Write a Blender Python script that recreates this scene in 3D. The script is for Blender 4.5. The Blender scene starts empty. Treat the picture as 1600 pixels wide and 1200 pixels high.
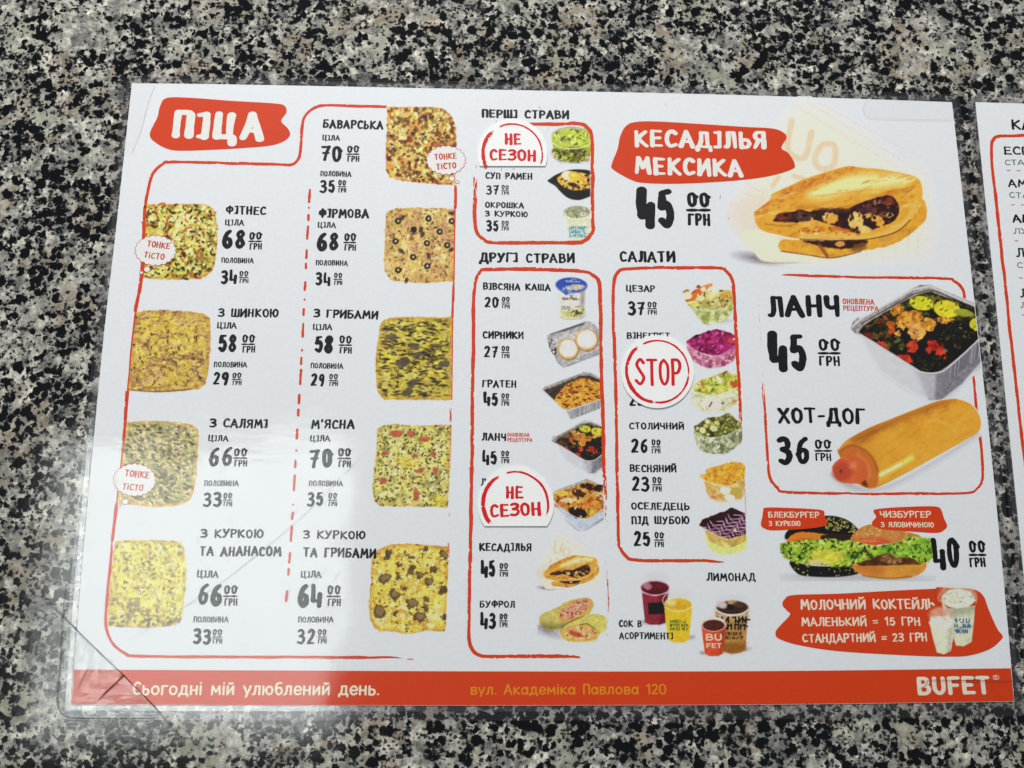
import bpy, math, random
import numpy as np
from mathutils import Vector, Matrix
from mathutils.geometry import delaunay_2d_cdt, tessellate_polygon

sc = bpy.context.scene
COL = sc.collection

# ------------------------------------------------------------------ camera
F = 1400.0                                   # focal length in photo pixels (1600 wide)
R = np.array([[0.9992246476556388, 0.0030070784962857857, 0.039256349758740414],
              [0.01085732472480413, -0.9794627511046372, -0.2013326543203757],
              [0.03784470923766677, 0.20160276951169323, -0.9787359711920598]])
C = np.array([-0.02439357, -0.06352691, 0.29532163])
cam = bpy.data.objects.new("camera", bpy.data.cameras.new("camera"))
COL.objects.link(cam)
Rb = (np.diag([1, -1, -1]) @ R).T
cam.matrix_world = Matrix([list(Rb[0]) + [C[0]], list(Rb[1]) + [C[1]], list(Rb[2]) + [C[2]], [0, 0, 0, 1]])
cam.data.sensor_width = 36
cam.data.lens = 36 * F / 1600
cam.data.clip_start = 0.01
cam.data.clip_end = 50
sc.camera = cam
cam.data.dof.use_dof = True                  # a phone lens: the far stone is a touch soft
cam.data.dof.focus_distance = 0.305
cam.data.dof.aperture_fstop = 15.0

# ------------------------------------------------------------------ light
world = bpy.data.worlds.new("World"); sc.world = world; world.use_nodes = True
bg = world.node_tree.nodes["Background"]
bg.inputs[0].default_value = (0.93, 0.98, 1.0, 1); bg.inputs[1].default_value = 0.11


def area(name, loc, target, sx, sy, power, color):
    L = bpy.data.lights.new(name, 'AREA'); L.shape = 'RECTANGLE'; L.size = sx; L.size_y = sy
    L.energy = power; L.color = color
    o = bpy.data.objects.new(name, L); COL.objects.link(o); o.location = loc
    d = Vector(target) - Vector(loc)
    o.rotation_euler = d.to_track_quat('-Z', 'Y').to_euler()
    return o


def P0(x, y, z=0.0):
    d = R.T @ np.array([(x - 800) / F, (y - 600) / F, 1.0])
    return C + d * ((z - C[2]) / d[2])


# the ceiling panel whose mirror image lies in the polished granite and on the film
HP = 1.25
def mirror(x, y):
    p = P0(x, y); m = np.array([C[0], C[1], -C[2]]); d = p - m
    return m + d * ((HP - m[2]) / d[2])
q = [mirror(72, 690), mirror(535, 690), mirror(535, 1150), mirror(72, 1150)]
cx = sum(q) / 4
sx = (np.linalg.norm(q[1] - q[0]) + np.linalg.norm(q[2] - q[3])) / 2
sy = (np.linalg.norm(q[2] - q[1]) + np.linalg.norm(q[3] - q[0])) / 2
PANEL_L = 6.2
panel = area("ceiling_panel_lamp", tuple(cx), (cx[0], cx[1], 0), sx, sy, PANEL_L * math.pi * sx * sy, (0.93, 1.0, 0.97))
panel.rotation_euler = (0, 0, math.atan2(q[1][1] - q[0][1], q[1][0] - q[0][0]))
key = area("key_lamp", (-0.15, 1.05, 0.75), (0, 0, 0), 0.34, 0.34, 20.5, (1.0, 0.99, 0.96))

sc.view_settings.view_transform = 'Standard'
sc.view_settings.look = 'None'
sc.view_settings.exposure = 0.0
sc.view_settings.gamma = 1.0
sc.view_settings.use_curve_mapping = False
sc.cycles.transparent_max_bounces = 24
sc.cycles.max_bounces = 8

# ------------------------------------------------------------------ helpers
MM = 0.001
Z_PAPER = 0.25 * MM
K_PRINT = 1.10


def P(x, y, z=Z_PAPER):
    """photo pixel -> point on the sheet plane"""
    p = P0(x, y, z)
    return (p[0], p[1])


def Parr(X, Y, z=Z_PAPER):
    d = np.stack([(X - 800) / F, (Y - 600) / F, np.ones_like(X)], -1) @ R
    t = (z - C[2]) / d[..., 2]
    return C + d * t[..., None]


class Z:
    """a zoomed measuring frame of the photograph"""
    def __init__(s, x, y, k): s.x, s.y, s.k = x, y, k
    def __call__(s, X, Y): return (s.x + X / s.k, s.y + Y / s.k)
    def pts(s, l): return [s(*p) for p in l]


def lin(c):
    c = np.asarray(c, float) / 255.0
    return np.where(c <= 0.04045, c / 12.92, ((c + 0.055) / 1.055) ** 2.4)


def ink(c):
    return np.clip(lin(c) * K_PRINT - 0.004, 0.004, 0.82)


_mats = {}


def mat_ink(name, c, rough=0.55, spec=0.25):
    if name in _mats: return _mats[name]
    m = bpy.data.materials.new(name); m.use_nodes = True
    nt = m.node_tree; b = nt.nodes["Principled BSDF"]
    col = tuple(ink(c)) + (1,)
    b.inputs["Roughness"].default_value = rough
    b.inputs["Specular IOR Level"].default_value = spec
    # faint uneven ink cover
    tc = nt.nodes.new("ShaderNodeTexCoord")
    n = nt.nodes.new("ShaderNodeTexNoise"); n.inputs["Scale"].default_value = 900; n.inputs["Detail"].default_value = 3
    nt.links.new(tc.outputs["Object"], n.inputs["Vector"])
    mr = nt.nodes.new("ShaderNodeMapRange")
    mr.inputs["To Min"].default_value = 0.93; mr.inputs["To Max"].default_value = 1.05
    nt.links.new(n.outputs["Fac"], mr.inputs["Value"])
    mx = nt.nodes.new("ShaderNodeMix"); mx.data_type = 'RGBA'; mx.blend_type = 'MULTIPLY'
    mx.inputs[0].default_value = 1.0; mx.inputs[6].default_value = col
    nt.links.new(mr.outputs["Result"], mx.inputs[7])
    nt.links.new(mx.outputs[2], b.inputs["Base Color"])
    _mats[name] = m
    return m


def mat_picture():
    if "printed picture" in _mats: return _mats["printed picture"]
    m = bpy.data.materials.new("printed picture"); m.use_nodes = True
    nt = m.node_tree; b = nt.nodes["Principled BSDF"]
    b.inputs["Roughness"].default_value = 0.55; b.inputs["Specular IOR Level"].default_value = 0.25
    a = nt.nodes.new("ShaderNodeAttribute"); a.attribute_name = "print"
    nt.links.new(a.outputs["Color"], b.inputs["Base Color"])
    _mats["printed picture"] = m
    return m


PAPER_C = (221, 223, 226)
M_PAPER = mat_ink("white paper", PAPER_C)
M_BLACK = mat_ink("black ink", (20, 20, 24))
M_GREY = mat_ink("grey ink", (62, 62, 64))
M_RED = mat_ink("orange red ink", (205, 61, 7))
M_TEXTW = mat_ink("unprinted white", (232, 226, 218))
M_YEL = mat_ink("yellow ink", (216, 134, 26))
M_STICK = mat_ink("sticker white", (236, 238, 246))
M_CRIM = mat_ink("crimson ink", (196, 28, 34))
M_CALL = mat_ink("callout white", (233, 230, 222))
M_BROWN = mat_ink("brown red ink", (192, 72, 38))


def new_obj(name, verts, faces, mats, parent=None, midx=None, label=None):
    me = bpy.data.meshes.new(name)
    me.from_pydata([tuple(v) for v in verts], [], faces)
    for m in (mats if isinstance(mats, (list, tuple)) else [mats]): me.materials.append(m)
    if midx is not None: me.polygons.foreach_set("material_index", midx)
    me.update()
    o = bpy.data.objects.new(name, me); COL.objects.link(o)
    if parent is not None: o.parent = parent
    if label: o["label"] = label
    return o


def empty(name, label, cat, loc=(0, 0, 0), group=None):
    o = bpy.data.objects.new(name, None); COL.objects.link(o); o.empty_display_size = 0.02
    o.location = loc; o["label"] = label; o["category"] = cat
    if group: o["group"] = group
    return o


def catmull(pts, n=8, closed=False):
    p = [np.array(a, float) for a in pts]; out = []
    m = len(p)
    rng = range(m) if closed else range(m - 1)
    for i in rng:
        if closed: a, b, c, d = p[(i - 1) % m], p[i], p[(i + 1) % m], p[(i + 2) % m]
        else: a, b, c, d = p[max(i - 1, 0)], p[i], p[i + 1], p[min(i + 2, m - 1)]
        for k in range(n):
            t = k / n
            out.append(0.5 * ((2 * b) + (-a + c) * t + (2 * a - 5 * b + 4 * c - d) * t * t + (-a + 3 * b - 3 * c + d) * t ** 3))
    if not closed: out.append(p[-1])
    return out


class Flat:
    """collects flat print shapes at given heights into one mesh"""
    def __init__(s): s.v = []; s.f = []; s.m = []
    def add(s, vs, fs, z, mi=0):
        b = len(s.v); s.v += [(x, y, z) for x, y in vs]
        s.f += [tuple(i + b for i in f) for f in fs]; s.m += [mi] * len(fs)
    def poly(s, pts, z, mi=0):
        """pts: world 2-D"""
        tri = tessellate_polygon([[Vector((a, b, 0)) for a, b in pts]])
        fs = []
        for t in tri:
            (x0, y0), (x1, y1), (x2, y2) = (pts[i] for i in t)
            fs.append(tuple(t) if (x1 - x0) * (y2 - y0) - (x2 - x0) * (y1 - y0) > 0 else tuple(reversed(t)))
        s.add(pts, fs, z, mi)
    def build(s, name, mats, parent=None, label=None):
        return new_obj(name, s.v, s.f, mats, parent, s.m, label)


# ------------------------------------------------------------------ hand lettering
G = {
 'А': (.54, "0,0 .26,1|.26,1 .54,-.04|.1,.32 .44,.3"), 'Б': (.46, ".04,0 .04,1|.04,1 .42,.99|~.04,.55 .3,.56 .46,.3 .3,.03 .04,.02"),
 'В': (.46, ".04,0 .04,1|~.04,1 .34,.97 .4,.75 .28,.54 .06,.53|~.06,.53 .36,.5 .46,.26 .32,.03 .04,.02"),
 'Г': (.4, ".04,0 .06,1|.06,1 .42,1"), 'Д': (.6, "0,-.2 .02,.04|.02,.04 .58,.04|.58,.04 .6,-.2|~.08,.06 .17,.45 .2,1|.2,1 .46,1|.46,1 .48,.04"),
 'Е': (.43, ".04,0 .04,1|.04,1 .42,.98|.04,.52 .36,.52|.04,.02 .44,.02"),
 'З': (.44, "~.02,.9 .2,1 .38,.88 .36,.65 .14,.53|~.14,.53 .38,.46 .44,.24 .28,.02 0,.06"),
 'И': (.5, ".04,1 .03,.02|.03,.04 .46,.98|.47,1.02 .48,-.04"),
 'Й': (.5, ".04,.94 .03,.0|.03,.02 .46,.9|.47,.94 .48,-.04|~.1,1.22 .24,1.1 .4,1.24"),
 'І': (.24, "0,.97 .2,1|.2,1 .19,.02|0,.02 .19,.02"), 'i': (.14, ".07,0 .07,.72|.07,.98 .07,1.0"),
 'К': (.5, ".04,0 .04,1|.46,.98 .08,.5|.1,.52 .5,0"), 'Л': (.48, "~0,.02 .1,.04 .17,.35 .18,1|.18,1 .44,1|.44,1 .46,-.02"),
 'М': (.64, ".02,0 .1,1|.1,1 .3,.35|.3,.35 .52,1|.52,1 .62,-.02"), 'Н': (.48, ".04,0 .04,1|.44,1.02 .44,-.02|.04,.48 .44,.52"),
 'О': (.48, "~.24,1 .05,.8 .04,.3 .22,0 .42,.2 .44,.75 .24,1"), 'П': (.46, ".04,0 .05,1|~.05,1 .32,1 .42,.92 .44,.7 .44,0"),
 'Р': (.44, ".04,0 .04,1|~.04,1 .34,.98 .44,.75 .3,.48 .06,.46"), 'С': (.44, "~.42,.86 .26,1 .08,.8 .04,.35 .18,.02 .44,.1"),
 'Т': (.46, "0,1 .46,1|.23,1 .24,0"), 'У': (.48, ".02,1 .22,.45|~.46,1 .26,.4 .14,.05 0,0"),
 'Ф': (.6, ".3,-.02 .3,1.05|~.3,.85 .06,.75 .04,.4 .28,.25|~.3,.85 .54,.78 .56,.42 .32,.25"), 'Х': (.48, "0,0 .46,1|.02,1 .48,0"),
 'Ц': (.54, ".04,1 .04,.02|.42,1 .42,.02|.04,.04 .5,.04|.5,.04 .52,-.2"), 'Ч': (.44, "~.04,1 .05,.55 .2,.42 .4,.5|.42,1 .43,-.02"),
 'Ш': (.66, ".04,1 .04,.02|.34,1 .34,.02|.64,1 .64,.02|.04,.03 .64,.03"), 'Ь': (.42, ".04,1 .04,0|~.04,.5 .32,.52 .42,.26 .28,.02 .04,.02"),
 'Ю': (.7, ".04,0 .04,1|.04,.5 .28,.5|~.48,1 .3,.75 .29,.25 .47,0 .66,.25 .67,.75 .48,1"),
 'Я': (.46, ".42,0 .42,1|~.42,1 .14,.98 .04,.75 .18,.5 .42,.5|.2,.5 0,0"), "'": (.1, ".08,1.02 .03,.8"), '-': (.26, "0,.45 .26,.47"),
 '=': (.4, "0,.6 .4,.62|0,.3 .4,.32"), '.': (.08, ".04,.03 .05,.03"), '®': (.5, "~.25,1 .02,.8 .02,.3 .25,.1 .5,.3 .5,.8 .25,1|.18,.3 .18,.8|~.18,.8 .34,.7 .18,.55 .34,.3"),
 '0': (.48, "~.24,1 .06,.85 .05,.3 .2,0 .38,.2 .4,.75 .26,.98|.36,.86 .5,.72"),
 '1': (.24, ".02,.8 .2,1|.2,1 .2,0"), '2': (.42, "~.04,.84 .2,1 .38,.85 .32,.5 .04,.04|.04,.03 .42,.03"),
 '3': (.42, "~.02,.9 .2,1 .38,.84 .34,.62 .14,.54|~.14,.54 .38,.44 .42,.2 .24,0 .0,.08"),
 '4': (.48, "~.04,1 .03,.6 .05,.24|.05,.21 .44,.23|.44,.58 .43,-.04"), '5': (.42, ".38,1 .1,.96|.1,.96 .06,.56|~.06,.56 .3,.64 .42,.36 .28,.02 .06,.16"),
 '6': (.42, "~.38,.97 .14,.75 .05,.3 .2,0 .4,.15 .38,.45 .2,.52 .06,.35"), '7': (.42, "0,.95 .42,1|~.42,1 .28,.55 .16,0|.08,.5 .4,.54"),
 '8': (.42, "~.22,.54 .06,.75 .22,1 .38,.8 .22,.54 .04,.25 .2,0 .4,.22 .22,.54"), '9': (.42, "~.38,.7 .24,.48 .06,.62 .1,.92 .28,1 .4,.8 .36,.3 .28,0"),
 'S': (.44, "~.42,.86 .24,1 .06,.8 .2,.55 .42,.25 .22,0 .0,.14"), 'U': (.46, "~.04,1 .04,.3 .22,0 .42,.25 .42,1"),
 'F': (.42, ".04,0 .04,1|.04,1 .42,1|.04,.52 .36,.52"),
 # plain lower case
 'с': (.44, "~.42,.58 .25,.7 .06,.55 .05,.2 .22,0 .42,.12"), 'ь': (.42, ".05,.7 .05,0|~.05,.42 .3,.42 .4,.22 .3,0 .05,.0"),
 'о': (.5, "~.25,.7 .06,.52 .06,.18 .25,0 .44,.18 .44,.52 .25,.7"), 'г': (.36, ".05,0 .05,.7|.05,.7 .36,.7"),
 'д': (.54, "0,-.16 .0,.03|0,.03 .54,.03|.54,.03 .54,-.16|~.08,.03 .15,.3 .16,.7|.16,.7 .44,.7|.44,.7 .44,.03"),
 'н': (.47, ".05,0 .05,.7|.42,0 .42,.7|.05,.36 .42,.36"), 'і': (.1, ".05,0 .05,.7|.05,.95 .05,.97"),
 'м': (.6, ".05,0 .08,.7|.08,.7 .3,.2|.3,.2 .52,.7|.52,.7 .56,0"), 'и': (.47, ".05,.7 .05,0|.05,.02 .42,.68|.42,.7 .42,0"),
 'й': (.47, ".05,.7 .05,0|.05,.02 .42,.68|.42,.7 .42,0|~.12,.97 .24,.88 .36,.97"), 'у': (.44, "0,.7 .22,.05|.44,.7 .14,-.22"),
 'л': (.47, "~0,.02 .1,.05 .15,.35 .16,.7|.16,.7 .42,.7|.42,.7 .42,0"), 'ю': (.66, ".05,0 .05,.7|.05,.35 .26,.35|~.44,.7 .27,.52 .27,.18 .44,0 .62,.18 .62,.52 .44,.7"),
 'б': (.46, "~.4,.98 .12,.9 .05,.4 .22,0 .44,.2 .4,.5 .22,.6 .07,.4"), 'е': (.46, "~.05,.35 .45,.36 .4,.6 .25,.7 .08,.55 .05,.2 .22,0 .44,.1"),
 'в': (.42, ".05,0 .05,.7|~.05,.7 .34,.68 .36,.5 .26,.37 .05,.37|~.05,.37 .34,.35 .42,.18 .32,.02 .05,0"),
 'а': (.48, "~.22,.7 .05,.5 .06,.15 .22,0 .4,.2 .4,.5 .22,.7|.44,.7 .44,0"), 'к': (.44, ".05,0 .05,.7|.4,.7 .08,.35|.1,.36 .44,0"),
 'о0': (.5, "~.25,1 .05,.8 .05,.2 .25,0 .45,.2 .45,.8 .25,1"),
}
for a, b in (('T', 'Т'), ('O', 'О'), ('P', 'Р'), ('B', 'В'), ('E', 'Е')): G[a] = G[b]
SPACE = .34
_glyphs = {}


def parse(s):
    out = []
    for st in s.split('|'):
        if not st: continue
        sm = st[0] == '~'
        pts = [tuple(float(c) for c in p.split(',')) for p in st.lstrip('~').split()]
        out.append((sm, pts))
    return out


def glyph(ch, w, asp, var, rough):
    key = (ch, round(w, 3), round(asp, 2), var, rough)
    if key in _glyphs: return _glyphs[key]
    rnd = random.Random(hash((ord(ch[0]), round(w * 1000), var)) & 0xffff)
    V = []; Fs = []; segs = []
    NC = 10
    for sm, pts in parse(G[ch][1]):
        pts = [(x * asp + rnd.uniform(-1, 1) * .014 * rough, y + rnd.uniform(-1, 1) * .018 * rough) for x, y in pts]
        if sm:
            p = catmull(pts, 6)
        else:
            p = []
            a, b = np.array(pts[0]), np.array(pts[-1])
            bow = rnd.uniform(-.02, .02) * rough
            d = b - a; nrm = np.array([-d[1], d[0]])
            for k in range(6):
                t = k / 5; p.append(a + d * t + nrm * bow * math.sin(math.pi * t))
        d = np.array(p[-1]) - np.array(p[0])
        horiz = (not sm) and abs(d[0]) > abs(d[1]) * 1.5
        base = w / 2 * ((1 - .22 * min(rough, 1)) if horiz else 1.0) * (1 + rnd.uniform(-.1, .1) * rough)
        r = []
        ph = rnd.uniform(0, 6)
        for k in range(len(p)):
            t = k / max(1, len(p) - 1)
            r.append(base * (1 + rough * (.10 * math.sin(ph + 3 * t) + rnd.uniform(-.07, .07))))
        for k in range(len(p)):
            c = p[k]; b0 = len(V); ph2 = rnd.uniform(0, 1)
            for j in range(NC):
                a = 2 * math.pi * (j + ph2) / NC
                rr = r[k] * (1 + rough * rnd.uniform(-.05, .05))
                V.append(Vector((c[0] + rr * math.cos(a), c[1] + rr * math.sin(a))))
            Fs.append(list(range(b0, b0 + NC)))
            segs.append((p[max(k - 1, 0)][0], p[max(k - 1, 0)][1], c[0], c[1], r[max(k - 1, 0)], r[k]))
            if k:
                a_, b_ = np.array(p[k - 1]), np.array(p[k]); dd = b_ - a_; L = np.linalg.norm(dd)
                if L < 1e-6: continue
                n = np.array([-dd[1], dd[0]]) / L; b0 = len(V)
                for pt in (a_ - n * r[k - 1], b_ - n * r[k], b_ + n * r[k], a_ + n * r[k - 1]): V.append(Vector(pt))
                Fs.append([b0, b0 + 1, b0 + 2, b0 + 3])
    res = delaunay_2d_cdt(V, [], Fs, 0, 1e-5)
    out = ([tuple(v) for v in res[0]], [])
    sg = np.array(segs); A, B = sg[:, :2], sg[:, 2:4]; D = B - A; l2 = (D ** 2).sum(1) + 1e-12
    VV = np.array(out[0]); tri = [tuple(f) for f in res[2]]          # keep what lies under a stroke, leave the counters open
    cen = np.array([VV[list(f)].mean(0) for f in tri])
    rel = cen[:, None] - A[None]
    t = np.clip((rel * D[None]).sum(2) / l2, 0, 1)
    dist = np.hypot(*np.moveaxis(rel - D[None] * t[..., None], 2, 0))
    ok = (dist < sg[:, 4] * (1 - t) + sg[:, 5] * t + w * .015).any(1)
    out[1].extend(f for f, k in zip(tri, ok) if k)
    _glyphs[key] = out
    return out


_tseed = [0]


def letters(fl, s, x0, yb, x1, h, w=.16, z=Z_PAPER, rough=1.0, mi=0, rot=0.0, yb1=None, gap=.15, plain=False):
    """lay hand lettering on the sheet: baseline from photo px (x0,yb) to x1, cap height h px"""
    a = np.array(P(x0, yb)); t = np.array(P(x0, yb - h)); e = np.array(P(x1, yb if yb1 is None else yb1))
    H = math.hypot(*(t - a))
    Wd = math.hypot(*(e - a)) if yb1 is not None else (e - a)[0]
    ux = np.array([1.0, 0.0])
    if yb1 is not None: ux = (e - a) / np.linalg.norm(e - a)
    if rot: ux = np.array([math.cos(rot), math.sin(rot)])
    uy = np.array([-ux[1], ux[0]])
    chs = [('о0' if (plain and c == '0') else c) for c in s]
    total = sum((SPACE if c == ' ' else G[c][0]) for c in chs) + gap * (len(chs) - 1)
    pad = w * H * .5
    step_w = w * H * .72
    k = (Wd - 2 * pad - step_w * (len(chs) - 1)) / (total - gap * .55 * (len(chs) - 1))
    gap = gap * .45 + step_w / k
    pen = pad
    rnd = random.Random(_tseed[0]); _tseed[0] += 1
    asp = k / H
    for i, c in enumerate(chs):
        if c == ' ':
            pen += (SPACE + gap) * k; continue
        vs, fs = glyph(c, w, asp, rnd.randrange(3), rough)
        dy = rnd.uniform(-.03, .03) * rough; sc_ = 1 + rnd.uniform(-.03, .03) * rough; th = rnd.uniform(-.025, .025) * rough
        pts = []
        ct, st = math.cos(th), math.sin(th)
        inset = w * .5
        for x, y in vs:
            y = inset + y * (1 - 2 * inset)
            x, y = (x * ct - y * st) * sc_, (x * st + y * ct) * sc_ + dy
            q = a + ux * (pen + x * H) + uy * (y * H)
            pts.append((q[0], q[1]))
        fl.add(pts, fs, z, mi)
        pen += (G[c][0] + gap) * k


def text(name, s, x0, yb, x1, h, w=.222, mat=None, parent=None, z=Z_PAPER + .03 * MM, label=None, **kw):
    fl = Flat(); letters(fl, s, x0, yb, x1, h, w, z, **kw)
    return fl.build(name, mat or M_BLACK, parent, label)


def price(parent, digits, x0, x1, yt, yb, bx0, bx1, by0, by1, z=Z_PAPER + .03 * MM, w=.2):
    """price: large digits, small 00 over a bar over the currency"""
    fl = Flat()
    letters(fl, digits, x0, yb, x1, yb - yt, w, z, gap=.34)
    hb = by1 - by0
    letters(fl, "00", bx0 + .03 * (bx1 - bx0), by0 + hb * .46, bx1 - .0 * (bx1 - bx0), hb * .47, .235, z, rough=.7, gap=.26)
    letters(fl, "ГРН", bx0 + .06 * (bx1 - bx0), by1, bx1, hb * .38, .215, z, rough=.7, gap=.22)
    # swelling bar
    N = 12; top = []; bot = []
    for i in range(N + 1):
        t = i / N; yy = by0 + hb * .535
        half = hb * (.026 + .022 * abs(math.sin(2 * math.pi * t)))
        top.append(P(bx0 + (bx1 - bx0) * t, yy - half)); bot.append(P(bx0 + (bx1 - bx0) * t, yy + half))
    v = bot + top
    fl.add(v, [(i, i + 1, N + 2 + i, N + 1 + i) for i in range(N)], z)
    return fl.build("price", M_BLACK, parent)


# ------------------------------------------------------------------ brushed outlines
def vnoise1(n, step, rnd):
    m = int(n / step) + 4
    a = np.array([rnd.uniform(-1, 1) for _ in range(m)])
    x = np.arange(n) / step; i = x.astype(int); f = x - i; f = f * f * (3 - 2 * f)
    return a[i] * (1 - f) + a[i + 1] * f


def ribbon(fl, pts, width, z, mi=0, seed=0, rag=(0.3, 0.3), fade=(0, 0), lanes=6, taper=(0, 0), wvar=.14, smooth=True, step=1.1):
    """dry brush stroke along photo pixel points; rag = raggedness of left / right side, fade/taper in px at both ends"""
    rnd = random.Random(seed)
    p = catmull(pts, 12) if smooth else [np.array(a, float) for a in pts]
    L = [0.0]
    for a, b in zip(p, p[1:]): L.append(L[-1] + float(np.linalg.norm(b - a)))
    n = max(3, int(L[-1] / step)); s = np.linspace(0, L[-1], n)
    px = np.interp(s, L, [a[0] for a in p]); py = np.interp(s, L, [a[1] for a in p])
    tx, ty = np.gradient(px), np.gradient(py); tl = np.hypot(tx, ty) + 1e-9
    nx, ny = -ty / tl, tx / tl
    wd = width * (1 + wvar * vnoise1(n, 14, rnd) + .05 * vnoise1(n, 3, rnd))
    cen = .10 * width * vnoise1(n, 20, rnd)
    for k, tp in enumerate(taper):
        if tp:
            d = s if k == 0 else L[-1] - s
            wd = wd * np.clip(.12 + .88 * np.sqrt(np.clip(d / tp, 0, 1)), 0, 1)
    lane_n = [vnoise1(n, 9, rnd) * .6 + vnoise1(n, 2.5, rnd) * .4 for _ in range(lanes)]
    bj = [.12 * vnoise1(n, 3, rnd) for _ in range(lanes + 1)]
    off = np.stack([(-.5 + i / lanes) * wd + bj[i] * wd / lanes * 2 + cen for i in range(lanes + 1)])
    X = px[None] + nx[None] * off; Y = py[None] + ny[None] * off
    W = Parr(X, Y)
    base = len(fl.v)
    for i in range(lanes + 1):
        for j in range(n): fl.v.append((W[i, j, 0], W[i, j, 1], z))
    for i in range(lanes):
        u = (i + .5) / lanes
        edge = (max(0, 1 - u * 3) * rag[0] + max(0, 1 - (1 - u) * 3) * rag[1])
        for j in range(n - 1):
            thr = 1.0 - edge * 1.5
            dA, dB = s[j], L[-1] - s[j]
            if fade[0] and dA < fade[0]: thr = min(thr, -0.9 + 1.7 * dA / fade[0])
            if fade[1] and dB < fade[1]: thr = min(thr, -0.9 + 1.7 * dB / fade[1])
            if lane_n[i][j] > thr: continue
            a = base + i * n + j
            fl.f.append((a, a + 1, a + n + 1, a + n)[::-1]); fl.m.append(mi)


# ------------------------------------------------------------------ printed pictures: a small painter on a fine grid
def _hash(ix, iy, seed):
    h = (ix.astype(np.int64) * 374761393 + iy.astype(np.int64) * 668265263 + seed * 974634777) & 0x7fffffff
    h = ((h ^ (h >> 13)) * 1274126177) & 0x7fffffff
    return ((h ^ (h >> 16)) & 0xffff) / 65535.0


def vn(X, Y, s, seed):
    x, y = X / s, Y / s; ix, iy = np.floor(x), np.floor(y); fx, fy = x - ix, y - iy
    fx = fx * fx * (3 - 2 * fx); fy = fy * fy * (3 - 2 * fy)
    a, b = _hash(ix, iy, seed), _hash(ix + 1, iy, seed); c, d = _hash(ix, iy + 1, seed), _hash(ix + 1, iy + 1, seed)
    return (a * (1 - fx) + b * fx) * (1 - fy) + (c * (1 - fx) + d * fx) * fy


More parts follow.
